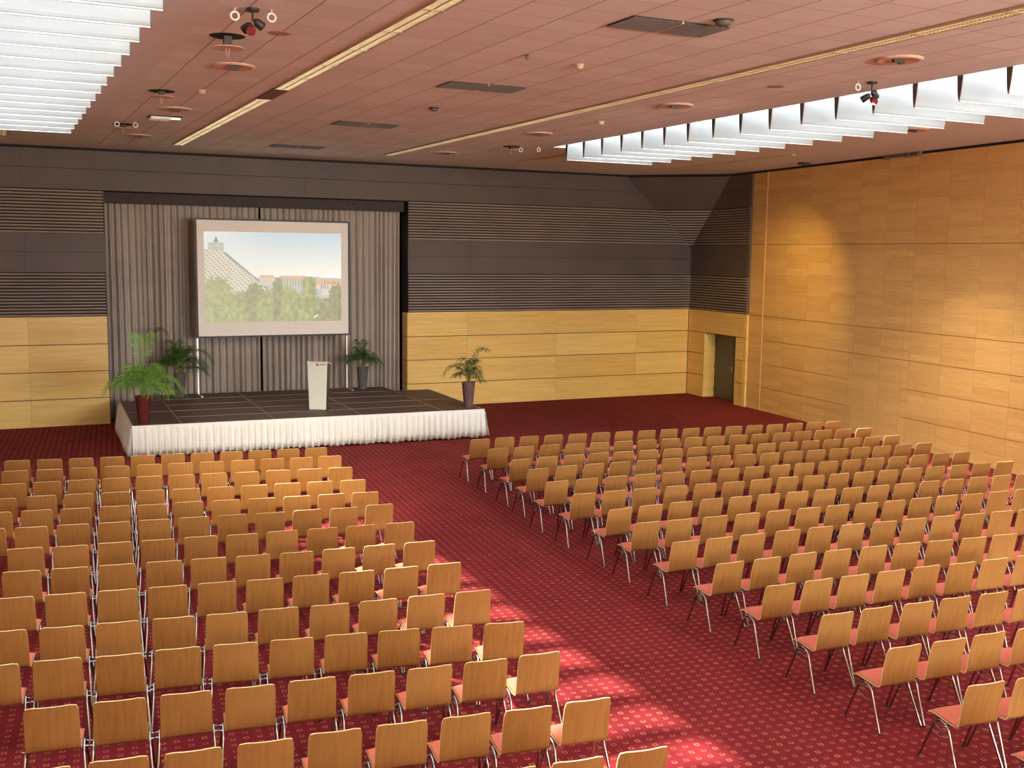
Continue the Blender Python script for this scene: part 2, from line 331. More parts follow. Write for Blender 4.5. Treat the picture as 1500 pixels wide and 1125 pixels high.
def leafmat(name, a, c):
    b = NB(name); v = b.pos()
    f = b.noise(v, 9, 2)
    b.set(b.ramp(f, [(.3, a), (.7, c)]), .45, 0, .4)
    tr = b.node('ShaderNodeBsdfTranslucent'); tr.inputs[0].default_value = (*[min(1, x*1.3) for x in c], 1)
    mx = b.node('ShaderNodeMixShader'); mx.inputs[0].default_value = .3
    b.link(b.b.outputs[0], mx.inputs[1]); b.link(tr.outputs[0], mx.inputs[2]); b.link(mx.outputs[0], b.out.inputs[0])
    return b.mat

# ------------------------------------------------------------------ room shell
H7 = 7.0
YB = 29.53          # face of the back wall
XL, XR0 = -7.06, 21.6
YF = -8.0
SKY = [(-.80, 1.55), (12.10, 14.44)]
YS = 22.95          # far end of both skylights

mb = MB(); mb.box((XL-.3, YF-.3, -.2), (XR0, YB+2.0, 0)); fl = mb.build('floor', M['carpet']); tag(fl, kind='structure')
mb = MB()
for x0, x1 in ((XL-.3, SKY[0][0]), (SKY[0][1], SKY[1][0]), (SKY[1][1], XR0)):
    mb.box((x0, YF-.3, H7), (x1, YS, H7+.12))
mb.box((XL-.3, YS, H7), (XR0, YB+2.0, H7+.12))
for x0, x1 in SKY:
    mb.box((x0, YF-.3, H7), (x1, YF+1.0, H7+.12))
ce = mb.build('ceiling', M['ceil']); tag(ce, kind='structure')

for n_, (x0, x1) in enumerate(SKY):
    mb = MB(); z0, z1 = H7+.12, 8.0
    mb.box((x0-.1, YF+.9, z0), (x0, YS+.1, z1)); mb.box((x1, YF+.9, z0), (x1+.1, YS+.1, z1))
    mb.box((x0, YS, z0), (x1, YS+.1, z1)); mb.box((x0, YF+.9, z0), (x1, YF+1.0, z1))
    w = mb.build('window_%d' % (n_+1), M['white']); tag(w, kind='structure')
    g = MB(); g.box((x0-.1, YF+.9, z1), (x1+.1, YS+.1, z1+.012)); g.build('roof_glass', M['roof_glass'], w)
    g = MB(); y = YF+2.4
    while y < YS:
        g.box((x0-.1, y-.02, z1+.012), (x1+.1, y+.02, z1+.08)); y += 2.4
    g.box(((x0+x1)/2-.02, YF+.9, z1+.08), ((x0+x1)/2+.02, YS+.1, z1+.14))
    g.build('glazing_bars', M['white'], w)

def wbox(name, a, b, mat, parent=None, kind=None):
    m_ = MB(); m_.box(a, b); o = m_.build(name, mat, parent)
    if kind: tag(o, kind=kind)
    return o

# back wall: backing with the curtain opening, then panels
OX0, OX1, OZ = 2.73, 10.92, 5.95
mb = MB()
mb.box((XL-.3, YB+.03, 0), (OX0, YB+.25, H7)); mb.box((OX1, YB+.03, 0), (XR0-.6, YB+.25, H7)); mb.box((OX0, YB+.03, OZ), (OX1, YB+.25, H7))
# the recess behind the curtains
mb.box((OX0-.2, YB+.25, 0), (OX0-.0, YB+1.6, OZ+.1)); mb.box((OX1, YB+.25, 0), (OX1+.2, YB+1.6, OZ+.1))
mb.box((OX0-.2, YB+1.5, 0), (OX1+.2, YB+1.6, OZ+.1)); mb.box((OX0-.2, YB+.25, OZ), (OX1+.2, YB+1.6, OZ+.1))
wb = mb.build('wall_back', M['black']); tag(wb, kind='structure')

ZW = [0.0, .69, 1.385, 2.075, 2.78]
cols = [(-7.06, -5.1), (-5.1, -2.1), (-2.1, .865), (.865, OX0), (OX1, 12.80), (12.80, 15.79), (15.79, 18.70), (18.70, 20.69)]
G = .009
for x0, x1 in cols:
    for k in range(4):
        wbox('wood_panel', (x0+(0 if x0 in (OX1,) else .002), YB, ZW[k]+(.0 if k == 0 else G)), (x1-.002, YB+.03, ZW[k+1]-(G if k < 3 else 0)), M['wood'], wb)
ccols = [(-7.06, -2.1), (-2.1, .86), (.86, OX0), (OX1, 12.88), (12.88, 20.69)]
for z0, z1 in ((3.90, 4.40), (4.41, 4.87)):
    for x0, x1 in ccols:
        if z0 < 4 and x0 == 12.88: pass
        wbox('cladding_panel', (x0+.002, YB, z0), (x1-.002, YB+.03, z1), M['metal_dark'], wb)
for z0, z1 in ((5.97, 6.475), (6.485, 6.94)):
    for x0, x1 in ((-7.06, -2.1), (-2.1, .86), (.86, 5.69), (5.69, 7.95), (7.95, 10.92), (10.92, 20.69)):
        if x0 == 10.92:
            # cut back to the sloping corner facet
            xa = 20.72 - (20.72-18.18)*(z0-4.77)/(7-4.77) - .0; xb = 20.72 - (20.72-18.18)*(z1-4.77)/(7-4.77)
            m_ = MB(); m_.add([(x0, YB, z0), (xa, YB, z0), (xb, YB, z1), (x0, YB, z1), (x0, YB+.03, z0), (xa, YB+.03, z0), (xb, YB+.03, z1), (x0, YB+.03, z1)],
                  [(0,1,2,3),(4,7,6,5),(0,4,5,1),(3,2,6,7)]); m_.build('cladding_panel', M['metal_dark'], wb)
        else:
            wbox('cladding_panel', (x0+.002, YB, z0), (x1-.002, YB+.03, z1), M['metal_dark'], wb)

def slats(name, p0, p1, n, z0, z1, parent, depth=.055, endcut=None):
    """horizontal louvre band between two plan points; n = outward normal in plan; 14 blades"""
    p0 = Vector(p0); p1 = Vector(p1); n = Vector(n); N = int(round((z1-z0)/.08)); h = (z1-z0)/N
    m_ = MB()
    for k in range(N):
        za = z0+k*h
        prof = [(0.0, 0), (depth*.55, .004), (depth, h*.30), (depth*.8, h*.62), (0.0, h*.66)]
        q0, q1 = (p0, p1) if endcut is None else endcut(za + h*.4)
        vs = [(*(q0 + n*d), za+z) for d, z in prof] + [(*(q1 + n*d), za+z) for d, z in prof]
        m_.add(vs, [(i, i+1, i+6, i+5) for i in range(4)] + [(4,3,2,1,0), (5,6,7,8,9)])
    return m_.build(name, M['louvre'], parent)
for x0, x1 in ((-7.06, OX0-.012), (OX1+.012, 20.69)):
    slats('louvre_band', (x0, YB+.03), (x1, YB+.03), (0, -1), 2.79, 3.90, wb)
slats('louvre_band', (-7.06, YB+.03), (OX0-.012, YB+.03), (0, -1), 4.87, 5.97, wb, .04)
slats('louvre_band', (OX1+.012, YB+.03), (20.69, YB+.03), (0, -1), 4.87, 5.97, wb, .04,
      endcut=lambda z: (Vector((OX1+.012, YB+.03)), Vector((20.72 - (20.72-18.18)*(z-4.77)/(7-4.77), YB+.03))))
# right jamb of the opening: veneered below, dark above; left jamb dark
for k in range(4):
    wbox('jamb_panel', (OX1-.02, YB+.002, ZW[k]+G), (OX1-.001, YB+.42, ZW[k+1]-G), M['wood'], wb)
wbox('jamb_panel', (OX0+.001, YB+.002, 0), (OX0+.02, YB+.42, OZ), M['metal_dark'], wb)
wbox('trim_1', (XL, YB-.012, 6.95), (20.69, YB+.03, 7.0), M['black'], None, 'structure')

# short wall with the door (from the back corner towards the partition)
A = Vector((20.72, YB)); B = Vector((20.44, 26.15))
def SW(t, z, off=0.0):
    d = (B-A); n = Vector((-d.y, d.x)).normalized()
    if n.x > 0: n = -n
    p = A + d*t + n*off; return (p.x, p.y, z)
LEN = (B-A).length
def sw_t(y): return (A.y-y)/(A.y-B.y)
ws = MB()
T0, T1 = sw_t(28.53), sw_t(26.70)
def sbox(m_, t0, t1, z0, z1, o0, o1, mi=0):
    vs = [SW(t0,z0,o0), SW(t1,z0,o0), SW(t1,z0,o1), SW(t0,z0,o1), SW(t0,z1,o0), SW(t1,z1,o0), SW(t1,z1,o1), SW(t0,z1,o1)]
    m_.add(vs, [(0,3,2,1),(4,5,6,7),(0,1,5,4),(1,2,6,5),(2,3,7,6),(3,0,4,7)], mi)
sbox(ws, 0, T0, 0, H7, -.45, -.03); sbox(ws, T1, 1, 0, H7, -.20, -.03); sbox(ws, T0, T1, 2.06, H7, -.45, -.03)
sbox(ws, T0, T1, 0, 2.06, -.55, -.46)
wso = ws.build('wall_side', M['black']); tag(wso, kind='structure')
def spanel(name, t0, t1, z0, z1, mat, o0=-.03, o1=0.0):
    m_ = MB(); sbox(m_, t0, t1, z0, z1, o0, o1); return m_.build(name, mat, wso)
dt = .004/LEN
for k in range(3):
    spanel('wood_panel', dt, T0-dt, ZW[k]+(G if k else 0), ZW[k+1]-G, M['wood'])
    spanel('wood_panel', T1+dt, 1, ZW[k]+(G if k else 0), ZW[k+1]-G, M['wood'])
spanel('wood_panel', dt, 1, ZW[3]+G, ZW[4], M['wood'])
spanel('wood_panel', T0+dt, T0+.012/LEN, 0, 2.06, M['wood'], -.45, -.0)     # left reveal
spanel('wood_panel', T1-.012/LEN, T1, 0, 2.06, M['wood'], -.45, -.0)
spanel('cladding_panel', dt, 1, 3.90, 4.40, M['metal_dark']); spanel('cladding_panel', dt, 1, 4.41, 4.87, M['metal_dark'])
n2 = Vector(SW(0,0,1)[:2]) - Vector(SW(0,0,0)[:2])
A_ = Vector(SW(0,0,-.03)[:2]); B_ = Vector(SW(1,0,-.03)[:2])
slats('louvre_band', A_, B_, n2, 2.79, 3.90, wso)
FC = lambda z: (z-4.77)/(7-4.77)            # 0 at the apex, 1 at the ceiling
PT = lambda z: Vector(SW(sw_t(YB - (YB-27.27)*FC(z)), 0, -.03)[:2])
slats('louvre_band', A_, B_, n2, 4.87, 5.97, wso, .04, endcut=lambda z: (PT(z), B_))
for z0, z1 in ((5.97, 6.475), (6.485, 6.94)):
    p0 = PT(z0); p1 = PT(z1); q = B_; m_ = MB()
    f_ = lambda p, z, o: (p.x + n2.x*o, p.y + n2.y*o, z)
    m_.add([f_(p0,z0,.03), f_(q,z0,.03), f_(q,z1,.03), f_(p1,z1,.03), f_(p0,z0,0), f_(q,z0,0), f_(q,z1,0), f_(p1,z1,0)],
           [(0,1,2,3),(4,7,6,5),(0,4,5,1),(1,5,6,2),(3,2,6,7)]); m_.build('cladding_panel', M['metal_dark'], wso)
# sloping facet across the corner
ff = MB()
def FP(z, s, o=0.0):
    a = Vector((20.72 - (20.72-18.18)*FC(z), YB-.002, z)); q = PT(z); b_ = Vector((q.x-.03, q.y, z))
    nn = Vector((-.62, -.62, -.48))
    return a.lerp(b_, s) + nn*o
z = 4.80
ff.add([FP(4.77, 0), FP(7.0, 1), FP(7.0, 0)], [(0, 1, 2)], 0)
ff.add([FP(5.97, 0, .03), FP(5.97, 1, .03), FP(6.94, 1, .03), FP(6.94, 0, .03), FP(5.97, 0), FP(5.97, 1), FP(6.94, 1), FP(6.94, 0)], [(0,1,2,3), (0,4,5,1)], 1)
for k in range(14):
    z0 = 4.87 + k*.0786
    if FC(z0) < .03: continue
    ff.add([FP(z0, 0), FP(z0, 1), FP(z0+.012, 1, .045), FP(z0+.012, 0, .045), FP(z0+.05, 1, .03), FP(z0+.05, 0, .03)], [(0,1,2,3), (3,2,4,5)], 2)
o = ff.build('corner_facet', [M['black'], M['metal_dark'], M['louvre']], wb)
# door leaves
dn = Vector(SW(0,0,1)) - Vector(SW(0,0,0))
dr = empty('door_1', SW(T0, 0, -.40)); tag(dr, kind='structure')
def dpart(name, t0, t1, z0, z1, o0, o1, mat, par):
    m_ = MB(); sbox(m_, t0, t1, z0, z1, o0, o1); ob = m_.build(name, mat, par)
    ob.location = -Vector(dr.location) if par == dr else (0, 0, 0); return ob
TS = sw_t(27.40)
lf = dpart('door_leaf', T0+.02/LEN, TS-.010/LEN, .01, 2.03, -.45, -.40, M['door'], dr)
lf2 = dpart('door_leaf', TS+.010/LEN, T1-.02/LEN, .01, 2.03, -.45, -.40, M['door'], dr)
hm = MB(); hz = 1.03; tH = TS-.06/LEN
hm.tube([SW(tH, hz, -.40), SW(tH, hz, -.345), SW(tH+.02/LEN, hz, -.335), SW(tH-.11/LEN, hz, -.335)], .010)
hm.obox(SW(tH, hz-.03, -.398), (.02, 0, 0), (0, .022, 0), (0, 0, .09))
hm.build('door_handle', M['alu'], lf)
for z in (.25, 1.0, 1.8):
    hg = MB(); hg.tube([SW(T0+.02/LEN, z-.05, -.395), SW(T0+.02/LEN, z+.05, -.395)], .011); hg.build('hinge', M['rubber'], lf)

# right wall: movable timber partition, 5.6 degrees off square
def RW(s, z, off=0.0):          # s along the wall, off into the room
    c = CW - off
    return (NRM[0]*c + DIRR[0]*s, NRM[1]*c + DIRR[1]*s, z)
S_END = 26.15*DIRR[1] + 20.53*DIRR[0]
def rbox(m_, s0, s1, z0, z1, o0, o1, mi=0):
    vs = [RW(s0,z0,o0), RW(s1,z0,o0), RW(s1,z0,o1), RW(s0,z0,o1), RW(s0,z1,o0), RW(s1,z1,o0), RW(s1,z1,o1), RW(s0,z1,o1)]
    m_.add(vs, [(0,3,2,1),(4,5,6,7),(0,1,5,4),(1,2,6,5),(2,3,7,6),(3,0,4,7)], mi)
m_ = MB(); rbox(m_, -7.0, S_END+.3, 0, H7, -.25, -.03); wr = m_.build('wall_right', M['black']); tag(wr, kind='structure')
def rpanel(name, s0, s1, z0, z1, mat='wood_r', par=None):
    m_ = MB(); rbox(m_, s0+.002, s1-.002, z0, z1, -.03, 0); return m_.build(name, M[mat], par or wr)
g2 = .006
joints = [-7.0, 5.2, 9.2, 13.2, 17.2, 21.20, 23.25, 27.27]
rpanel('wood_panel', 27.33, S_END, 0, 2.78-g2); rpanel('wood_panel', 27.33, S_END, 2.78+g2, 4.86-g2); rpanel('wood_panel', 27.33, S_END, 4.86+g2, 6.94)
for i in range(len(joints)-1):
    s0, s1 = joints[i], joints[i+1]
    rpanel('wood_panel', s0, s1, 4.86+g2, 6.94); rpanel('wood_panel', s0, s1, 2.78+g2, 4.86-g2)
    rpanel('wood_panel', s0, s1, 2.075+g2, 2.78-g2)
    if i == 5:
        dd = rpanel('service_door', s0+.05, s1-.05, 0.0, 2.075-g2)
        for sg in (s0, s1-.05): rpanel('post_strip', sg, sg+.05, 0.0, 2.075-g2)
        for sg in (s0+.05, s1-.05):
            for z in (.40, 1.86):
                h_ = MB(); rbox(h_, sg-.012, sg+.012, z-.10, z+.10, 0.0, .014); h_.build('hinge', M['alu'], dd)
    else:
        for k in range(3): rpanel('wood_panel', s0, s1, ZW[k]+(g2 if k else 0), ZW[k+1]-g2)
m_ = MB(); rbox(m_, 27.27, 27.33, 0, 6.94, -.03, .012); m_.build('post_strip', simple('pale_oak_strip', (.76, .46, .19), .4), wr)
m_ = MB(); rbox(m_, -7.0, S_END, 6.95, 7.0, -.03, .012); o = m_.build('trim_2', M['black']); tag(o, kind='structure')
# step between short wall and partition
q0 = Vector(SW(1, 0, 0)[:2]); 
for nm, z0, z1, mt in (('pilaster_face', 0, .684, 'wood'), ('pilaster_face', .696, 1.379, 'wood'), ('pilaster_face', 1.391, 2.069, 'wood'), ('pilaster_face', 2.081, 2.78, 'wood'), ('pilaster_face', 2.79, 6.94, 'metal_dark')):
    m_ = MB(); m_.box((q0.x+.001, 26.14, z0), (q0.x+.13, 26.30, z1)); m_.build(nm, M[mt], wso)
mb = MB(); mb.box((XL, YF, 2.55), (6.2, -.5, 2.85)); mb.box((XL, -.62, 2.85), (6.2, -.5, 4.05)); mb.box((6.1, YF, 2.85), (6.2, -.62, 4.05))  # unseen gallery slab and parapet, added to shade the left chairs
o = mb.build('wall_gallery', M['wood']); tag(o, kind='structure')
mb = MB(); mb.box((XL-.3, YF-.3, 0), (XL, YB+.25, H7)); o = mb.build('wall_left', M['wood']); tag(o, kind='structure')
mb = MB(); WX0, WX1, WZ0, WZ1 = 3.5, 17.0, 3.3, 5.7        # unseen glazed band, added for fill light from behind the camera
mb.box((XL-.3, YF-.3, 0), (XR0, YF, WZ0)); mb.box((XL-.3, YF-.3, WZ1), (XR0, YF, H7)); mb.box((XL-.3, YF-.3, WZ0), (WX0, YF, WZ1)); mb.box((WX1, YF-.3, WZ0), (XR0, YF, WZ1))
o = mb.build('wall_front', M['wood']); tag(o, kind='structure')
g = MB(); g.box((WX0, YF-.16, WZ0), (WX1, YF-.15, WZ1)); w3 = g.build('window_3', M['glass']); tag(w3, kind='structure')
g = MB()
for k in range(16):
    x = WX0 + (WX1-WX0)*k/15; g.box((x-.03, YF-.2, WZ0), (x+.03, YF-.1, WZ1))
g.build('window_frame', M['white'], w3)

# ------------------------------------------------------------------ curtains and shaded header strip
def drape(name, x0, x1, y, z0, z1, seed, mat, amp=.085, pitch=.155, label=None, lean=0.0):
    r_ = random.Random(seed); n = int((x1-x0)/.012); ph = []
    # irregular pleat phase
    t = 0.0; vals = []
    pw = [r_.uniform(.75, 1.35) for _ in range(400)]
    for i in range(n+1):
        x = i*(x1-x0)/n
        vals.append(x)
    cum = [0.0]
    for p in pw: cum.append(cum[-1] + p*pitch)
    import bisect
    rows = []
    zs = [z0, z0+.12*(z1-z0), z0+(z1-z0)*.35, z0+(z1-z0)*.7, z1-.06*(z1-z0), z1] if z1-z0 < 1 else [z0, z0+.6, z0+(z1-z0)*.35, z0+(z1-z0)*.7, z1-.25, z1]
    amps = [r_.uniform(.55, 1.25) for _ in cum]
    for i, x in enumerate(vals):
        row = []
        for q, z in enumerate(zs):
            xx = x + .035*math.sin(x*2.3 + seed)*(1-(z-z0)/(z1-z0))
            k = max(0, min(len(cum)-2, bisect.bisect_right(cum, xx)-1)); f = (xx-cum[k])/(cum[k+1]-cum[k])
            a = amp*(amps[k]*(1-f) + amps[k+1]*f)*(1.0 if q < 4 else (.7 if q == 4 else .35))
            w = math.cos(2*PI*f); w = math.copysign(abs(w)**.7, w)
            row.append((x0+x+lean*(1-(z-z0)/(z1-z0)), y - a*w, z))
        rows.append(row)
    m_ = MB(); m_.grid(rows)
    o = m_.build(name, mat)
    so = o.modifiers.new('thick', 'SOLIDIFY'); so.thickness = .006
    return o
c1 = drape('stage_curtain', OX0+.05, 6.78, 30.05, .03, 5.80, 3, M['curtain'])
tag(c1, 'left taupe stage curtain hanging behind the screen and its left palm', 'curtain', 'stage curtains in the opening')
c2 = drape('stage_curtain', 6.80, OX1-.06, 30.03, .03, 5.80, 11, M['curtain'])
tag(c2, 'right taupe stage curtain hanging behind the screen and its right palm', 'curtain', 'stage curtains in the opening')
va = drape('curtain_valance', OX0+.03, OX1-.03, 29.80, 5.66, 5.945, 5, M['valance'], .006, .37)  # shadow band at the curtain header, put into a dark pleated strip
tag(va, 'dark pleated valance strip along the top of the curtain opening', 'valance')

# ------------------------------------------------------------------ stage
TH = -.0395; SO = Vector((2.71, 24.39)); SU = Vector((math.cos(TH), math.sin(TH))); SV = Vector((-math.sin(TH), math.cos(TH)))
def ST(u, v, z=0.0):
    p = SO + SU*u + SV*v; return (p.x, p.y, z)
stage = empty('stage', (SO.x, SO.y, 0), TH)
tag(stage, 'low brown stage platform with pleated cream skirt in front of the curtains', 'stage')
W_, D_, ZS = 8.17, 4.12, .70
def deck(u0, u1, v0, v1):
    m_ = MB(); e = .012
    m_.box((u0+e+.003, v0+e+.003, ZS-.06), (u1-e-.003, v1-e-.003, ZS), 0)
    for a, b in (((u0+.002, v0+.002, ZS-.07), (u1-.002, v0+e, ZS+.0015)), ((u0+.002, v1-e, ZS-.07), (u1-.002, v1-.002, ZS+.0015)),
                 ((u0+.002, v0+e, ZS-.07), (u0+e, v1-e, ZS+.0015)), ((u1-e, v0+e, ZS-.07), (u1-.002, v1-e, ZS+.0015))):
        m_.box(a, b, 1)
    m_.build('deck_panel', [M['deck'], M['deck_edge']], stage)
    lg = MB()
    for a in (u0+.12, u1-.12):
        for b_ in (v0+.12, v1-.12): lg.tube([(a, b_, 0), (a, b_, ZS-.07)], .024)
    lg.build('deck_legs', M['alu'], stage)
cu = [0, 1.02, 3.06, 5.10, 7.14, W_]; rv = [0, 1.03, 2.06, 3.09, D_]
for v0, v1 in ((0, 2.06), (2.06, D_)):
    deck(0, 1.02, v0, v1); deck(7.14, W_, v0, v1)
for i in (1, 2, 3):
    for k in range(4): deck(cu[i], cu[i+1], rv[k], rv[k+1])
    deck(cu[i], cu[i+1], D_, D_+1.0)
def skirt(name, p0, p1, seed, out):
    r_ = random.Random(seed); L = (Vector(p1)-Vector(p0)).length; n = int(L/.011)
    d = (Vector(p1)-Vector(p0)).normalized(); nn = Vector(out)
    zs = [.035, .20, .40, .56, .635, .645, .70+.004]
    ph = 0; rows = []; a_ = .5; freq = 2*PI/.145
    for i in range(n+1):
        s = L*i/n
        ph += freq*(L/n)*r_.uniform(.55, 1.45)
        w = math.sin(ph); slow = .5+.5*math.sin(s*3.1+seed) ; w2 = math.sin(s*21+2*math.sin(s*5+seed))
        row = []
        for q, z in enumerate(zs):
            t = max(0, (.645-z)/.61)
            if q >= 5: off = .012
            else: off = .034 + .052*t + (.016 + .044*t)*math.copysign(abs(w)**.75, w) + .024*t*w2*slow
            zz = z + (.012*math.sin(s*9+seed) if q == 0 else 0)
            p = Vector(p0) + d*s + nn*off; row.append((p.x, p.y, zz))
        rows.append(row)
    m_ = MB(); m_.grid(rows); o = m_.build(name, M['skirt'], stage)
    so = o.modifiers.new('thick', 'SOLIDIFY'); so.thickness = .004
skirt('skirt', (-.03, 0), (W_+.03, 0), 2, (0, -1)); skirt('skirt', (0, D_), (0, -.03), 5, (-1, 0)); skirt('skirt', (W_, -.03), (W_, D_), 9, (1, 0))

# ------------------------------------------------------------------ projection screen
scr = empty('projection_screen', (6.95, 29.05, ZS))
tag(scr, 'large projection screen in black frame on thin legs, showing hotel and trees', 'screen')
SX0, SX1, SZ0, SZ1 = 4.93, 8.985, 2.25, 5.28
def sp(name, m_, mat, par=None):
    o = m_.build(name, mat, par or scr)
    if par is None: o.location = (-6.95, -29.05, -ZS)
    return o
m_ = MB(); b_ = .045
m_.box((SX0-b_, 29.04, SZ1), (SX1+b_, 29.09, SZ1+b_)); m_.box((SX0-b_, 29.04, SZ0-b_), (SX1+b_, 29.09, SZ0))
m_.box((SX0-b_, 29.04, SZ0), (SX0, 29.09, SZ1)); m_.box((SX1, 29.04, SZ0), (SX1+b_, 29.09, SZ1))
sp('frame', m_, M['frame_black'])
m_ = MB(); m_.box((SX0, 29.05, SZ0), (SX1, 29.058, SZ1)); ssf = sp('screen_surface', m_, M['screen'])
for x in (4.90, 8.95):
    m_ = MB(); m_.box((x-.018, 29.09, ZS+.03), (x+.018, 29.125, SZ1)); lg = sp('leg', m_, M['alu'])
    m_ = MB(); m_.box((x-.02, 28.55, ZS+.005), (x+.02, 29.50, ZS+.035)); m_.build('foot', M['alu'], lg)

def picture():
    NX, NY = 260, 170; X0, X1, Z0, Z1 = 5.11, 8.785, 2.61, 4.985
    me = bpy.data.meshes.new('projected_image'); vs = []; fs = []; colr = []
    for j in range(NY):
        for i in range(NX):
            u = (i+.5)/NX; v = 1-(j+.5)/NY         # v from the top
            x0 = X0+(X1-X0)*i/NX; x1 = X0+(X1-X0)*(i+1)/NX; z0 = Z0+(Z1-Z0)*j/NY; z1 = Z0+(Z1-Z0)*(j+1)/NY
            k = len(vs); vs += [(x0,29.047,z0),(x1,29.047,z0),(x1,29.047,z1),(x0,29.047,z1)]; fs.append((k,k+1,k+2,k+3))
            colr.append(pic(u, v))
    me.from_pydata(vs, [], fs); ca = me.color_attributes.new('picture', 'FLOAT_COLOR', 'CORNER')
    for i, c in enumerate(colr):
        c4 = [((x/255)**2.2) for x in c] + [1]
        for q in range(4): ca.data[i*4+q].color = c4
    b = NB('projected_light'); at = b.node('ShaderNodeVertexColor', layer_name='picture')
    b.link(at.outputs[0], b.b.inputs['Base Color']); b.b.inputs['Roughness'].default_value = .9
    b.link(at.outputs[0], b.b.inputs['Emission Color']); b.b.inputs['Emission Strength'].default_value = PIC_EMIT
    me.materials.append(b.mat); o = bpy.data.objects.new('projected_image', me); COL.objects.link(o); o.parent = scr
    o.location = (-6.95, -29.05, -ZS)
def lerp(a, b, t): return [x+(y-x)*t for x, y in zip(a, b)]
def nz(x, y, s=0.0): return noise.noise(Vector((x, y, s)))
def pic(u, v):
    px = 160+u*1072; py = 215+v*705               # frame of reference of the projected photograph
    # sky
    c = lerp((178, 197, 208), (222, 224, 216), min(1, (py-215)/330)); c = lerp(c, (215, 224, 220), max(0, .7-u*1.4))
    # distant hills
    hy = 566 + 8*math.sin(px*.012) + 5*nz(px*.02, 0)
    if px > 540 and py > hy: c = (172, 184, 184)
    # pyramid building
    edge = 365 + (px-310)*.86 if px > 310 else 352
    inside = (px < 312 and py > 352) or (px >= 312 and py > edge)
    if inside and py < 700 and px < 640:
        a = (py-352) + (px-187)*.0; d = (px-160) - (py-352)*1.02
        g = (d % 38) < 17 and ((py + px*.25) % 21) < 10
        c = (164, 158, 142) if g else (205, 203, 192)
        if px > 312 and py - edge < 20: c = (140, 150, 150)
        if (d % 38) > 33: c = (176, 176, 168)
    if 187 < px < 308 and 297 < py < 355:
        c = (186, 192, 184) if ((px-187) % 15 > 3 and (py-297) % 14 > 3) else (166, 172, 166)
    if 232 < px < 268 and 252 < py < 298 and abs(px-250) < (py-250)*.42: c = (150, 140, 134)
    # houses with orange roofs
    if 578 < px < 925 and 566 < py < 640:
        c = (196, 190, 180)
        if px > 690: c = (188, 186, 174) if (px % 22) > 9 else (150, 158, 154)
    if 575 < px < 692 and 549 < py < 572: c = (204, 176, 158)
    if 735 < px < 922 and 554 < py < 579: c = (205, 172, 150)
    if 925 < px and 594 < py < 660:
        c = (198, 196, 186)
        if py < 625: c = (210, 166, 138)
        if py < 625 and 1080 < px and (px % 28) < 8 and 603 < py < 612: c = (140, 112, 100)
        if py > 626 and 1060 < px < 1130 and (px % 18) < 8: c = (140, 150, 156)
    if 1070 < px < 1132 and 660 < py < 712: c = (206, 192, 184)
    # trees
    crowns = [(250, 560, 130, 190), (430, 680, 80, 90), (540, 610, 75, 90), (660, 660, 110, 120), (800, 640, 80, 110), (720, 570, 38, 60),
              (970, 615, 60, 80), (1190, 620, 60, 90), (860, 700, 120, 110), (1040, 730, 120, 110), (1150, 740, 120, 120), (970, 565, 55, 20), (190, 660, 90, 90)]
    tr = False; which = 0
    for k, (cx, cy, rx, ry) in enumerate(crowns):
        t = ((px-cx)/rx)**2 + (max(0, cy+ry-py)/ry)**2 + .55*nz(px*.045, py*.045, k) + .35*nz(px*.15, py*.15, k)
        if t < 1.0 and py > cy - 8: tr = True; which = k
    if py > 745 + 25*nz(px*.02, 1): tr = True
    if tr:
        n1 = nz(px*.03, py*.03, 2+which*.3); n2 = nz(px*.11, py*.11, 5); t = .5+.5*n1+.5*n2
        base = [(134, 140, 108), (178, 182, 138)] if which not in (2, 5, 7, 10) else [(130, 132, 108), (164, 165, 132)]
        c = lerp(base[0], base[1], max(0, min(1, t)))
    if 1000 < px < 1040 and 868 < py < 898 and abs((py-898)+(px-1000)*.75) < 9: c = (206, 202, 184)
    # projected haze towards the lower left
    c = lerp(c, (190, 190, 172), max(0, .30*(1-u))*min(1, v*1.5))
    return c
PIC_EMIT = .26
picture()

# ------------------------------------------------------------------ lectern
LA = Vector((6.857, 25.385)); LB = Vector((7.22, 25.161)); ld = (LB-LA).normalized(); ln_ = Vector((ld.y, -ld.x))
if ln_.y > 0: ln_ = -ln_
lang = math.atan2(ld.y, ld.x); lc = (LA+LB)/2
lec = empty('lectern', (lc.x, lc.y, ZS), lang)
tag(lec, 'pale tapered lectern with small red logo standing on the stage', 'lectern')
m_ = MB()     # local: x along the front, -y towards the audience
def taper(m_, w0, w1, y0a, y1a, y0b, y1b, z0, z1, mi=0):
    vs = [(-w0, y0a, z0), (w0, y0a, z0), (w0, y1a, z0), (-w0, y1a, z0), (-w1, y0b, z1), (w1, y0b, z1), (w1, y1b, z1), (-w1, y1b, z1)]
    m_.add(vs, [(0,3,2,1),(4,5,6,7),(0,1,5,4),(1,2,6,5),(2,3,7,6),(3,0,4,7)], mi)
taper(m_, .205, .245, 0, .02, 0, .02, .02, 1.19); m_.build('front_panel', M['lectern'], lec, bevel=.003)
for sx in (-1, 1):
    m_ = MB(); vs = []
    for z, w, d in ((.02, .205, .20), (1.17, .245, .34)):
        for x in (w-.018, w):
            for y in (.02, d): vs.append((sx*x, y, z))
    m_.add(vs, [(0,1,3,2),(4,6,7,5),(0,2,6,4),(1,5,7,3),(0,4,5,1),(2,3,7,6)]); m_.build('side_panel', M['lect_side'], lec)
m_ = MB(); m_.add([(-.25, 0, 1.19), (.25, 0, 1.19), (.25, .40, 1.10), (-.25, .40, 1.10), (-.25, 0, 1.165), (.25, 0, 1.165), (.25, .40, 1.075), (-.25, .40, 1.075)],
      [(0,1,2,3),(4,7,6,5),(0,4,5,1),(1,5,6,2),(2,6,7,3),(3,7,4,0)]); m_.build('reading_top', M['lectern'], lec)
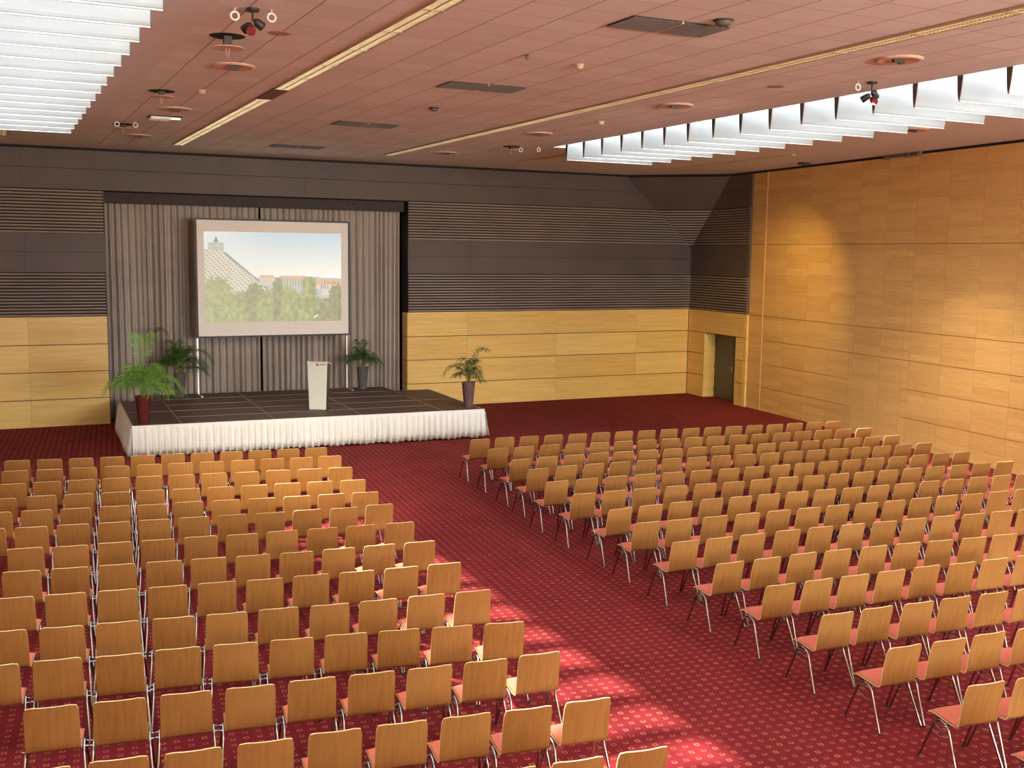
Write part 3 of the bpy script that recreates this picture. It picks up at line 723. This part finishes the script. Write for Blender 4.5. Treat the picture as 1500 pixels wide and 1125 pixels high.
m_ = MB(); m_.box((-.22, 0, 0), (.22, .46, .018)); m_.build('base_plate', M['ink'], lec)
m_ = MB(); m_.tube([(.19, .30, 1.12), (.20, .32, 1.25), (.24, .30, 1.34)], .005); mc = m_.build('microphone', M['ink'], lec)
m_ = MB(); m_.add([(-.035, -.003, 1.085), (.045, -.003, 1.085), (.003, -.003, 1.148), (-.035, 0, 1.085), (.045, 0, 1.085), (.003, 0, 1.148)], [(0,1,2),(3,5,4),(0,3,4,1),(1,4,5,2),(2,5,3,0)])
m_.build('logo', M['red'], lec)
cu_ = bpy.data.curves.new('lettering', 'FONT'); cu_.body = 'pyramide'; cu_.size = .040; cu_.extrude = .001; cu_.offset = .0012
to = bpy.data.objects.new('tmp_text', cu_); COL.objects.link(to)
dg = bpy.context.evaluated_depsgraph_get(); tm = bpy.data.meshes.new_from_object(to.evaluated_get(dg)); bpy.data.objects.remove(to)
lt = bpy.data.objects.new('lettering', tm); tm.materials.clear(); tm.materials.append(M['ink']); COL.objects.link(lt)
lt.parent = lec; lt.location = (.056, -.003, 1.10); lt.rotation_euler = (PI/2, 0, 0); lt.scale = (1.05, 1, 1)

# ------------------------------------------------------------------ potted palms
def palm(loc, pot_mat, leaf, H_, R_, nf, seed, label, sparse=1.0, lean=0.0, extra=()):
    r_ = random.Random(seed)
    t = empty('potted_palm', loc); tag(t, label, 'plant', 'potted palms on the stage')
    p = MB(); p.lathe([(.105, 0), (.112, .01), (.165, .60), (.172, .605), (.172, .62), (.158, .62), (.150, .56)], 32, cap=False)
    p.lathe([(.105, 0), (.0001, .0)], 32, cap=False); p.build('pot', pot_mat, t)
    m_ = MB(); m_.lathe([(.0001, .565), (.151, .565)], 32, cap=False, smooth=False); m_.build('soil', M['soil'], t)
    stems = MB(); fol = MB()
    fronds = []
    for i in range(nf):
        a = 2*PI*(i*.382 + r_.uniform(-.05, .05)); k = i/(nf-1)
        reach = R_*(1.0 - .80*k**1.6)*r_.uniform(.75, 1.1); top = H_*(.36 + .46*k)*r_.uniform(.75, 1.08)
        fronds.append((a, reach, top, r_.uniform(.35, .85)*(1-k)**.7))
    fronds += list(extra)
    for a, reach, top, droop in fronds:
        ca, sa = math.cos(a), math.sin(a); b0 = Vector((r_.uniform(-.04, .04), r_.uniform(-.04, .04), .56))
        # bezier from the pot, up and out, then arching down
        p1 = b0 + Vector((ca*reach*.12, sa*reach*.12, top*.62)); p2 = b0 + Vector((ca*reach*.55, sa*reach*.55, top*1.08))
        p3 = b0 + Vector((ca*reach, sa*reach, top*(1.0-droop)))
        N = 22; pts = []
        for q in range(N+1):
            s = q/N; pts.append(b0*(1-s)**3 + p1*3*s*(1-s)**2 + p2*3*s*s*(1-s) + p3*s**3)
        stems.tube(pts[:12], [.0085*(1-.5*j/12) for j in range(12)], 5)
        stems.tube(pts[11:], [.0042*(1-.75*j/12) for j in range(len(pts)-11)], 4)
        Lf = .42*R_/.6
        n = 30
        for q in range(n):
            s = .36 + .64*q/(n-1); f = s*N; i0 = min(N-1, int(f)); pt = pts[i0].lerp(pts[i0+1], f-i0)
            tg = (pts[min(N, i0+1)]-pts[i0]).normalized()
            side = tg.cross(Vector((0, 0, 1)));
            if side.length < .05: side = Vector((-sa, ca, 0))
            side.normalize(); up = side.cross(tg).normalized()
            ll = Lf*math.sin(PI*(.12+.80*(q+1)/(n+1)))**.7*r_.uniform(.85, 1.1)*sparse
            for sg in (-1, 1):
                dv = (side*sg*r_.uniform(.6, .95) + tg*.70 + up*r_.uniform(.0, .35)).normalized(); w = .0062*(1.0 if ll > .1 else .7)
                m1 = pt + dv*ll*.5 + Vector((0,0,-.04*ll)); e = pt + dv*ll + Vector((0, 0, -.38*ll*r_.uniform(.6, 1.3)))
                wv = tg*w
                fol.add([pt-wv*.5, pt+wv*.5, m1+wv*1.3, e, m1-wv*1.3], [(0,1,2,4),(4,2,3)], 0, False)
    stems.build('stems', M['stem'], t); fol.build('fronds', leaf, t)
    return t
M['stem'] = simple('palm_stem', (.22, .24, .07), .5)
LF1 = leafmat('bright_palm_leaf', (.13, .30, .04), (.33, .58, .12)); LF2 = leafmat('dark_palm_leaf', (.035, .085, .018), (.12, .22, .05))
LF3 = leafmat('olive_palm_leaf', (.05, .07, .015), (.20, .24, .06))
PT1 = simple('mahogany_red_glaze', (.16, .030, .025), .25, .1); PT2 = simple('grey_metal_glaze', (.33, .30, .27), .25, .6)
PT3 = simple('slate_grey_glaze', (.20, .185, .175), .35, .3); PT4 = simple('mauve_brown_glaze', (.22, .135, .13), .35, .2)
palm((2.965, 24.66, ZS), PT1, LF1, 1.0, .70, 19, 4, 'bright green palm in mahogany red pot at front left of the stage', 1.0, extra=((PI, .82, .62, .75), (1.2, .12, 1.32, 0.0), (-.1, .80, .62, .75)))
palm((4.40, 28.90, ZS), PT2, LF2, 1.0, .72, 15, 9, 'dark green palm in grey metal pot by the left screen leg', 1.0, extra=((0.0, .82, .85, .55), (2.9, .52, 1.2, .05)))
palm((9.33, 28.86, ZS), PT3, LF2, .86, .58, 15, 15, 'dark palm in slate grey pot by the right screen leg', .9)
palm((10.68, 24.56, ZS), PT4, LF3, .86, .56, 11, 22, 'sparse olive palm in mauve brown pot at front right stage corner', .75, extra=((PI*.97, .60, .62, .55), (.05, .46, .95, .12)))

# ------------------------------------------------------------------ skylight baffles
M['groove'] = simple('grey_groove', (.16, .165, .16), .6)  # painted shade line above the baffle lip, put in as a grey strip
def baffle(x0, x1):
    r = empty('skylight_baffle')
    prof = []
    for k in range(9):
        t = k/8; prof.append((.004+.046*t**.62, .33*t))
    prof += [(.052, .42), (.050, .52)]
    ring = [(-w, z) for w, z in reversed(prof)] + [(w, z) for w, z in prof]
    n = len(ring)
    m_ = MB(); vs = [(x0, y, z) for y, z in ring] + [(x1, y, z) for y, z in ring]
    m_.add(vs, [(i, i+1, n+i+1, n+i) for i in range(n-1)] + [(n-1, 0, n, 2*n-1)], 0, False)
    m_.build('reflector', M['baffle'], r)
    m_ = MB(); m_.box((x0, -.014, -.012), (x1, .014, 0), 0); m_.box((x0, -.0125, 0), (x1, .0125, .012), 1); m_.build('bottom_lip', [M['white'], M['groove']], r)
    for x, dx in ((x0, -.012), (x1, .012)):
        m_ = MB(); vs = [(x, y*.98, z) for y, z in ring] + [(x+dx, y*.98, z) for y, z in ring]
        m_.add(vs, [tuple(range(n)), tuple(range(2*n-1, n-1, -1))] + [(i, i+1, n+i+1, n+i) for i in range(n-1)] + [(n-1, 0, n, 2*n-1)])
        m_.build('end_cap', M['cap'], r)
    return r
M['cap'] = simple('umber_end_cap', (.10, .075, .065), .7)
ORD = ['first', 'second', 'third', 'fourth', 'fifth', 'sixth', 'seventh', 'eighth', 'ninth', 'tenth', 'eleventh', 'twelfth', 'thirteenth', 'fourteenth', 'fifteenth', 'sixteenth', 'seventeenth', 'eighteenth']
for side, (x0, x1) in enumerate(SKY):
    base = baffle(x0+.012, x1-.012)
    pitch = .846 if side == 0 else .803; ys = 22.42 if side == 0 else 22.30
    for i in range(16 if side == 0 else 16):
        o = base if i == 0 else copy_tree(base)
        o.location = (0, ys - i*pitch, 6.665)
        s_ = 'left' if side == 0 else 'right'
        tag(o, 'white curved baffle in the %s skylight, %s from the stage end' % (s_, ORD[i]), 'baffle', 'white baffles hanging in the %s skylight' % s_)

# ------------------------------------------------------------------ ceiling strip lights
def strip(w, L, dim=False):
    r = empty('strip_light')
    m_ = MB(); t = .012
    m_.box((-w/2, 0, -.03), (-w/2+t, L, 0)); m_.box((w/2-t, 0, -.03), (w/2, L, 0)); m_.box((-w/2+t, 0, -.03), (w/2-t, t, 0)); m_.box((-w/2+t, L-t, -.03), (w/2-t, L, 0))
    m_.box((-w/2+t, t, -.004), (w/2-t, L-t, 0)); m_.build('housing', M['gold_dim'], r)
    m_ = MB(); y = .05
    while y < L-.03:
        m_.box((-w/2+t, y, -.026), (w/2-t, y+.004, -.005)); y += .055
    m_.box((-.006, t, -.028), (.006, L-t, -.005)); m_.build('louvre', M['gold'], r)
    m_ = MB()
    for sx in (-.25, .25): m_.tube([(sx*w, .04, -.013), (sx*w, L-.04, -.013)], .008, 6)
    m_.build('tube', M['white'], r)
    return r
def strip_row(xc, w, ytop, n, L, lab, skip=()):
    base = None
    for i in range(n):
        y = ytop - (i+1)*L
        if i in skip:
            o = wbox('blanking_panel', (-w/2, 0, -.02), (w/2, L-.02, 0), M['tile_brown']); o.location = (xc, y, H7)
            tag(o, 'brown blanking panel closing a gap in the left strip lights', 'panel'); continue
        if base is None: base = strip(w, L-.02); o = base
        else: o = copy_tree(base)
        o.location = (xc, y, H7+.002)
        tag(o, 'champagne louvred ceiling light, %s from the stage end, in the %s line' % (ORD[i], lab), 'light', 'strip lights in the %s line' % lab)
strip_row(4.235, .25, 27.17, 14, 1.265, 'left central', skip=(7,))
strip_row(9.425, .25, 26.95, 16, 1.265, 'right central')
strip_row(13.22, .16, 27.1, 3, 1.265, 'right skylight end')
strip_row(17.86, .12, 27.6, 5, 1.265, 'far right')
strip_row(.42, .20, 27.1, 2, 1.265, 'left skylight end')

# ------------------------------------------------------------------ ceiling fittings
def dish(r=.30):
    t = empty('ceiling_downlight')
    m_ = MB(); m_.lathe([(r, 0), (r, -.012), (r*.90, -.030), (r*.80, -.028), (r*.55, -.012), (r*.02, -.006)], 36, cap=False); m_.build('trim_ring', M['beige'], t)
    m_ = MB(); m_.obox((0, 0, -.028), (r*.30, 0, 0), (0, .022, 0), (0, 0, .018)); m_.obox((r*.12, 0, -.052), (.03, 0, 0), (0, .016, 0), (0, 0, .008)); m_.build('bracket', M['ink'], t)
    return t
d0 = dish(); first = True
rows_d = [(3.14, [10.35, 15.35, 20.45, 25.6], 'left'), (10.46, [10.55, 15.5, 20.5, 25.6], 'right')]
wrd = ['nearest', 'second nearest', 'third nearest', 'farthest']
for x, ys, s_ in rows_d:
    for k, y in enumerate(ys):
        o = d0 if first else copy_tree(d0); first = False
        o.location = (x, y, H7); tag(o, 'round beige ceiling downlight, %s of the four in the %s tile field' % (wrd[k], s_), 'downlight', 'round beige downlights')
o = copy_tree(d0); o.location = (16.3, 15.97, H7); tag(o, 'round beige ceiling downlight between right skylight and timber wall', 'downlight', 'round beige downlights')

def hatch(dropz):
    t = empty('access_hatch')
    m_ = MB(); m_.lathe([(.0001, -.004), (.20, -.004), (.21, 0)], 32, cap=False, smooth=False); m_.build('opening', M['black'], t)
    m_ = MB(); m_.lathe([(.0001, -dropz-.012), (.19, -dropz-.012), (.195, -dropz-.004), (.19, -dropz), (.0001, -dropz)], 32, cap=False, smooth=False); m_.build('plate', M['beige'], t)
    m_ = MB(); m_.obox((0, 0, -dropz/2), (.045, 0, 0), (0, .045, 0), (0, 0, dropz/2)); m_.build('hanger', M['ink'], t)
    m_ = MB(); m_.tube([(-.02, 0, -dropz-.01), (-.015, 0, -dropz-.09), (0, 0, -dropz-.12), (.015, 0, -dropz-.09), (.02, 0, -dropz-.01)], .004, 6); m_.build('pull_loop', M['beige'], t)
    return t
for (x, y, dz, l) in ((2.66, 13.30, .13, 'round beige hatch plate hanging lowest, nearest over the left chairs'), (2.62, 18.35, .08, 'round ceiling hatch with dark opening beside the middle left downlight'),
                      (2.60, 23.55, .08, 'round ceiling hatch with dark opening near the left stage end'), (11.20, 23.35, .08, 'round ceiling hatch with dark opening beside the right skylight tip')):
    o = hatch(dz); o.location = (x, y, H7); tag(o, l, 'hatch', 'round ceiling hatches')

def rosette(x, y, l):
    t = empty('ceiling_rosette', (x, y, H7))
    m_ = MB(); m_.tube([(.042*math.cos(2*PI*k/20), .0, -.078+.042*math.sin(2*PI*k/20)) for k in range(20)], .011, 8, closed=True); m_.build('ring', M['white'], t)
    m_ = MB(); m_.tube([(0, 0, 0), (0, 0, -.035)], .010, 6); m_.build('stem', M['beige'], t)
    tag(t, l, 'ring', 'small white rings under the ceiling')
for x, y, l in ((2.43, 11.75, 'small white ceiling ring left of the nearest spotlight cluster'), (2.79, 11.65, 'small white ceiling ring right of the nearest spotlight cluster'),
                (2.41, 22.87, 'small white ceiling ring left of the far left hatch'), (2.75, 22.84, 'small white ceiling ring right of the far left hatch'),
                (11.40, 23.25, 'left small white ring beside the right ceiling hatch'), (11.72, 22.95, 'right small white ring beside the right ceiling hatch'),
                (11.30, 12.15, 'small white ceiling ring left of the right spotlight cluster')):
    rosette(x, y, l)
def cluster(x, y, l, k=1.0):
    t = empty('spotlight_cluster', (x, y, H7)); r_ = random.Random(int(x*10))
    m_ = MB(); m_.lathe([(.07, 0), (.07, -.03), (.0001, -.03)], 16, cap=False); m_.tube([(0,0,-.03), (0,0,-.16*k)], .012, 8); m_.build('mount', M['rubber'], t)
    for a, z in ((.3, -.12), (2.3, -.17), (4.3, -.22)):
        d = Vector((math.cos(a), math.sin(a), -.6)).normalized(); c = Vector((0, 0, z*k))
        m_ = MB(); m_.tube([c + d*.02, c + d*.05, c + d*.15*k, c + d*.16*k], [.02, .042, .05, .046], 12); m_.build('spotlight', M['red_dark'] if z < -.2 else M['rubber'], t)
    tag(t, l, 'spotlight', 'ceiling spotlight clusters')
M['red_dark'] = simple('dark_red_lamp', (.22, .03, .03), .4)
cluster(2.60, 11.68, 'dark spotlight cluster with red lamp at the top left of the ceiling', .85)
cluster(11.47, 12.05, 'dark spotlight cluster beside the right skylight', 1.0)

# open bay with white fluorescent tubes
t = empty('open_light_bay', (3.16, 21.83, H7)); tag(t, 'opened ceiling bay showing bright white lamp tubes, left of the centre strip', 'light')
m_ = MB(); m_.box((-.30, -.24, -.006), (.30, .24, 0)); m_.build('opening', M['ink'], t)
m_ = MB()
for k, y in enumerate((-.14, 0, .13)): m_.tube([(-.27, y, -.035), (.10+.05*k, y, -.035)], .030, 10)
m_.build('tube', simple('white_tube', (.9, .92, .9), .3), t)
m_ = MB(); m_.obox((.18, 0, -.04), (.09, 0, 0), (0, .16, 0), (0, 0, .022)); m_.build('ballast', M['alu'], t)

# air vents
def vent(w, d):
    t = empty('air_vent')
    m_ = MB(); m_.box((-w/2, -d/2, -.004), (w/2, d/2, 0)); m_.build('backing', M['black'], t)
    m_ = MB(); n = 40
    for k in range(n):
        x = -w/2 + w*(k+.5)/n; m_.box((x-.0075, -d/2, -.016), (x+.0075, d/2, -.006))
    for k in range(18):
        y = -d/2 + d*(k+.5)/18; m_.box((-w/2, y-.005, -.020), (w/2, y+.005, -.015))
    m_.build('grille', M['vent'], t)
    m_ = MB(); m_.box((-.012, -d/2, -.024), (.012, d/2, -.002)); m_.build('divider', M['beige'], t)
    return t
v0 = vent(1.24, .56)
for k, (y, l) in enumerate(((10.31, 'nearest and largest looking grey ceiling air vent'), (15.33, 'grey ceiling air vent, second nearest'), (20.95, 'grey ceiling air vent, third nearest'), (26.15, 'grey ceiling air vent nearest the stage wall'))):
    o = v0 if k == 0 else copy_tree(v0); o.location = (6.84, y, H7); tag(o, l, 'vent', 'grey air vents along the centre of the ceiling')
def detector(x, y, l, dark=False, r=.055):
    t = empty('smoke_detector', (x, y, H7)); tag(t, l, 'smoke detector', 'small ceiling detectors')
    m_ = MB(); m_.lathe([(r*1.25, 0), (r*1.25, -.012), (r, -.02)], 20, cap=False); m_.build('base', M['ink'] if dark else M['beige'], t)
    m_ = MB(); m_.lathe([(r, -.012), (r, -.045), (r*.6, -.062), (.0001, -.064)], 20, cap=False); m_.build('head', M['vent'] if dark else M['beige'], t)
detector(3.17, 17.9, 'beige smoke detector in the left tile field'); detector(7.17, 12.9, 'beige smoke detector in the central tile field')
detector(10.55, 18.1, 'beige smoke detector in the right tile field'); detector(7.09, 17.9, 'small dark ceiling outlet between the second and third vents', True, .07)
detector(7.17, 9.76, 'small dark ceiling outlet beside the nearest vent', True, .09); detector(6.25, 12.6, 'tiny dark ceiling sensor left of the central detector', True, .02)
for x, y, l in ((3.16, 12.82, 'flush round ceiling cover beside the lowest hanging hatch'), (10.59, 13.09, 'flush round ceiling cover in the right tile field')):
    m_ = MB(); m_.lathe([(.0001, -.006), (.125, -.006), (.135, -.002), (.135, 0)], 32, cap=False, smooth=False); o = m_.build('ceiling_cover', simple('faded_pink_cover', (.40, .24, .20), .8)); o.location = (x, y, H7)
    tag(o, l, 'cover', 'flush round ceiling covers')
# fittings by the right wall
m_ = MB(); m_.box((-.14, -.10, -.05), (.14, .10, 0)); m_.lathe([(.05, -.05), (.04, -.09), (.0001, -.09)], 16, cap=False); o = m_.build('wall_washer', M['ink']); o.location = (19.62, 22.95, H7); tag(o, 'small dark ceiling fitting close to the timber wall', 'light')
m_ = MB(); rbox(m_, 20.9, 22.2, 6.93, 6.995, .02, .09); 
for s in (20.95, 21.25, 22.05): rbox(m_, s, s+.08, 6.90, 6.99, .02, .12)
o = m_.build('wall_bracket', M['vent']); tag(o, 'grey fixing rail at the top edge of the timber wall', 'rail')

# ------------------------------------------------------------------ chairs
def chair_meshes():
    R = {}
    # profile of the one-piece shell: (forward, up)
    prof = []
    def q(p): prof.append(p)
    for p in ((0.0, .855), (.012, .80), (.026, .74), (.040, .68), (.052, .62), (.060, .56), (.066, .51)): q(p)
    for k in range(1, 7):                      # rounded lumbar bend
        a = PI - k/6*(PI/2+.05); c = (.115, .485); q((c[0]+.047*math.cos(a), c[1]-.052*math.sin(PI-a) if False else c[1]-.052*math.sin(a)))
    for p in ((.16, .430), (.22, .436), (.30, .446), (.36, .451), (.42, .450), (.450, .440), (.468, .424)): q(p)
    n = 9; hw0, hw1 = .205, .212
    def half(i):
        return hw0 + (hw1-hw0)*min(1, i/10)
    def curve(i, s):                           # sideways curvature of the back
        k = max(0, 1-i/9); return -.026*k*(1-s*s)
    L = len(prof); T = .011
    top = []; bot = []
    for i, (y, z) in enumerate(prof):
        a = prof[max(0, i-1)]; b = prof[min(L-1, i+1)]; t = Vector((b[0]-a[0], b[1]-a[1])).normalized(); nn = Vector((-t.y, t.x))  # towards sitter
        w = half(i)
        if i == 0: w -= .012
        if i == L-1: w -= .015
        r1 = []; r2 = []
        for j in range(n):
            s = -1+2*j/(n-1); x = w*s; c = curve(i, s); zz = z
            if i == 0 and j in (0, n-1): zz -= .010
            r1.append((x, y + nn.x*T/2 + c, zz + nn.y*T/2)); r2.append((x, y - nn.x*T/2 + c, zz - nn.y*T/2))
        top.append(r1); bot.append(r2)
    m_ = MB(); m_.grid(top, 0, True); m_.grid([r[::-1] for r in bot], 0, True)
    # edge
    loop_t = [top[0][j] for j in range(n)] + [top[i][n-1] for i in range(1, L)] + [top[L-1][j] for j in range(n-2, -1, -1)] + [top[i][0] for i in range(L-2, 0, -1)]
    loop_b = [bot[0][j] for j in range(n)] + [bot[i][n-1] for i in range(1, L)] + [bot[L-1][j] for j in range(n-2, -1, -1)] + [bot[i][0] for i in range(L-2, 0, -1)]
    N = len(loop_t); m_.add(loop_t + loop_b, [(i, (i+1) % N, N+(i+1) % N, N+i) for i in range(N)], 1, False)
    R['shell'] = (m_, [M['ply'], M['ply_edge']])
    # seat pad
    m_ = MB(); pad = [p for p in prof if p[0] > .112 and p[1] < .46 and p[0] < .46]
    g = []; gb = []
    for i, (y, z) in enumerate(pad):
        row = []; e = min(i, len(pad)-1-i)
        for j in range(n):
            s = -1+2*j/(n-1); h = T/2 + (.014 if (e > 0 and 0 < j < n-1) else .003); row.append((.198*s, y, z+h))
        g.append(row)
    m_.grid([r for r in g]); R['seat_pad'] = (m_, [M['pad']])
    # legs and rails
    for nm, sx, fr in (('rear_l', -1, 0), ('rear_r', 1, 0), ('front_l', -1, 1), ('front_r', 1, 1)):
        m_ = MB(); X = lambda t: sx*(.222 + (.252-.222)*t)
        if fr: pts = [(X(1), .495, .004), (X(.5), .415, .21), (X(.15), .362, .345), (X(.05), .340, .385), (X(0), .312, .412), (X(0), .275, .424)]
        else: pts = [(X(1), .0, .004), (X(.5), .088, .19), (X(.15), .150, .325), (X(.05), .172, .375), (X(0), .205, .408), (X(0), .275, .424)]
        m_.tube(pts, .0115, 8); m_.tube([(X(1), pts[0][1], 0), (X(1), pts[0][1], .02)], .014, 8, 1); R['leg_'+nm] = (m_, [M['chrome'], M['rubber']])
    for nm, sx in (('l', -1), ('r', 1)):
        m_ = MB(); x = sx*.226
        for z, y0, y1 in ((.352, .158, .352), (.288, .128, .378)):
            m_.tube([(x, y0, z-.012), (x-sx*.012, (y0+y1)/2, z-.030), (x, y1, z+.014)], .0042, 6)
        R['stretcher_'+nm] = (m_, [M['chrome']])
        m_ = MB(); m_.tube([(sx*.226, .20, .400), (sx*.255, .20, .400)], .006, 6); m_.tube([(sx*.226, .335, .388), (sx*.255, .335, .388)], .006, 6)
        m_.tube([(sx*.2485, .195, .3995), (sx*.2485, .340, .3885)], .006, 6)
        R['coupler_'+nm] = (m_, [M['chrome']])
    m_ = MB(); m_.tube([(-.212, .20, .414), (.212, .20, .414)], .0095, 8); m_.tube([(-.212, .335, .424), (.212, .335, .424)], .0095, 8)
    R['seat_frame'] = (m_, [M['frame_dark']])
    return R
M['frame_dark'] = simple('dark_steel', (.10, .07, .07), .3, .8)
CM = chair_meshes()
NAMES = {'shell': 'plywood_shell', 'seat_pad': 'seat_pad', 'leg_rear_l': 'leg', 'leg_rear_r': 'leg', 'leg_front_l': 'leg', 'leg_front_r': 'leg',
         'stretcher_l': 'stretcher', 'stretcher_r': 'stretcher', 'coupler_l': 'row_coupler', 'coupler_r': 'row_coupler', 'seat_frame': 'seat_frame'}
proto = empty('stacking_chair')
PARTS = [CM[k][0].build(NAMES[k], CM[k][1], proto) for k in CM]
PARTS[1]['label'] = 'coral red seat pad'
CARD = ['aisle seat', 'second', 'third', 'fourth', 'fifth', 'sixth', 'seventh', 'eighth', 'ninth', 'tenth', 'eleventh', 'twelfth', 'thirteenth', 'fourteenth', 'fifteenth', 'sixteenth', 'seventeenth', 'eighteenth']
RN = ['front', 'second', 'third', 'fourth', 'fifth', 'sixth', 'seventh', 'eighth', 'ninth', 'tenth', 'eleventh', 'twelfth', 'thirteenth', 'fourteenth', 'fifteenth']
allc = []
for side, blk in (('right', RIGHT_ROWS), ('left', LEFT_ROWS)):
    for r, row in enumerate(blk):
        for c, (x, y, a) in enumerate(row): allc.append((math.hypot(x, y), side, r, c, x, y, a))
allc.sort()
near, far = allc[:300], allc[300:]
used = False
jr = random.Random(3)
for d, side, r, c, x, y, a in near:
    if not used: root = proto; used = True
    else:
        root = proto.copy(); COL.objects.link(root)
        for p in PARTS:
            q_ = p.copy(); COL.objects.link(q_); q_.parent = root
    root.location = (x, y, 0); root.rotation_euler = (0, 0, math.radians(a + jr.uniform(-.9, .9)))
    pos_ = 'aisle seat' if c == 0 else '%s seat from the aisle' % CARD[c]
    tag(root, 'beech chair with red pad, %s, %s row of %s block' % (pos_, RN[r], side), 'chair', 'chairs in the %s block' % side)
if far:
    m_ = MB()
    mats = [M['ply'], M['ply_edge'], M['pad'], M['chrome'], M['rubber'], M['frame_dark']]
    idx = {m.name: i for i, m in enumerate(mats)}
    for d, side, r, c, x, y, a in far:
        ca, sa = math.cos(math.radians(a)), math.sin(math.radians(a))
        for k in CM:
            mbk, ml = CM[k]; o_ = len(m_.v)
            m_.v += [(x + ca*p[0] - sa*p[1], y + sa*p[0] + ca*p[1], p[2]) for p in mbk.v]
            m_.f += [[i+o_ for i in f] for f in mbk.f]; m_.m += [idx[ml[q].name] for q in mbk.m]; m_.sm += mbk.sm
    o = m_.build('stacking_chairs', mats)
    tag(o, 'last few beech chairs at the far wall end of the right block front rows', 'chair', kind='stuff')

# ------------------------------------------------------------------ light
w = bpy.data.worlds.new('sky'); SC.world = w; w.use_nodes = True
wt = w.node_tree; bg = wt.nodes['Background']; bg.inputs[1].default_value = 1.0
tc = wt.nodes.new('ShaderNodeTexCoord'); sx = wt.nodes.new('ShaderNodeSeparateXYZ'); wt.links.new(tc.outputs['Generated'], sx.inputs[0])
cr = wt.nodes.new('ShaderNodeValToRGB'); mr = wt.nodes.new('ShaderNodeMath'); mr.operation = 'MULTIPLY_ADD'; mr.inputs[1].default_value = .5; mr.inputs[2].default_value = .5
wt.links.new(sx.outputs[2], mr.inputs[0]); wt.links.new(mr.outputs[0], cr.inputs[0])
els = cr.color_ramp.elements
while len(els) < 6: els.new(.5)
for e_, (p_, k_, c_) in zip(els, ((0, GROUND_S, (.95, .90, .80)), (.495, GROUND_S, (.95, .92, .86)), (.505, HORIZON_S, (.93, .97, 1.0)), (.61, HORIZON_S, (.93, .97, 1.0)), (.67, SKY_S*1.3, (.86, .93, 1.0)), (1.0, SKY_S, (.80, .90, 1.0)))):
    e_.position = p_; e_.color = (c_[0]*k_, c_[1]*k_, c_[2]*k_, 1)
wt.links.new(cr.outputs[0], bg.inputs[0])
for x0, x1 in SKY:
    la = bpy.data.lights.new('skylight_portal', 'AREA'); la.shape = 'RECTANGLE'; la.size = x1-x0; la.size_y = YS-YF-1.0
    la.cycles.is_portal = True
    lo = bpy.data.objects.new('skylight_portal', la); COL.objects.link(lo); lo.location = ((x0+x1)/2, (YS+YF+1)/2, 7.95)
la = bpy.data.lights.new('window_portal', 'AREA'); la.shape = 'RECTANGLE'; la.size = 13.5; la.size_y = 2.4; la.cycles.is_portal = True  # portal for the added fill window
lo = bpy.data.objects.new('window_portal', la); COL.objects.link(lo); lo.location = (10.25, YF-.12, 4.5); lo.rotation_euler = (math.radians(90), 0, 0)
su = bpy.data.lights.new('sun', 'SUN'); su.energy = SUN_S; su.angle = math.radians(1.6); su.color = (1.0, .93, .82)
so = bpy.data.objects.new('sun', su); COL.objects.link(so); so.location = (-10, 30, 20)
so.rotation_euler = Vector((.62, -.59, -1.0)).to_track_quat('-Z', 'Y').to_euler()
add_warm()
# ------------------------------------------------------------------ camera
cd = bpy.data.cameras.new('camera'); cam = bpy.data.objects.new('camera', cd); COL.objects.link(cam)
cd.sensor_width = 36; cd.sensor_fit = 'HORIZONTAL'; cd.lens = 36*1587.0/1500; cd.clip_end = 200
r3 = Vector((.900754, -.434148, .012561)); u3 = Vector((.040528, .112809, .992790)); f3 = Vector((.432435, .893750, -.119208))
mt = Matrix((( r3.x, u3.x, -f3.x, 0), (r3.y, u3.y, -f3.y, 0), (r3.z, u3.z, -f3.z, 4.5), (0, 0, 0, 1)))
cam.matrix_world = mt; SC.camera = cam
SC.view_settings.view_transform = 'Standard'; SC.view_settings.look = 'None'; SC.view_settings.gamma = 1; SC.view_settings.use_curve_mapping = False
SC.view_settings.exposure = EXPO
SC.cycles.use_denoising = True; SC.cycles.max_bounces = 10; SC.cycles.diffuse_bounces = 6; SC.cycles.glossy_bounces = 4; SC.cycles.transparent_max_bounces = 8
SC.cycles.sample_clamp_indirect = 6.0
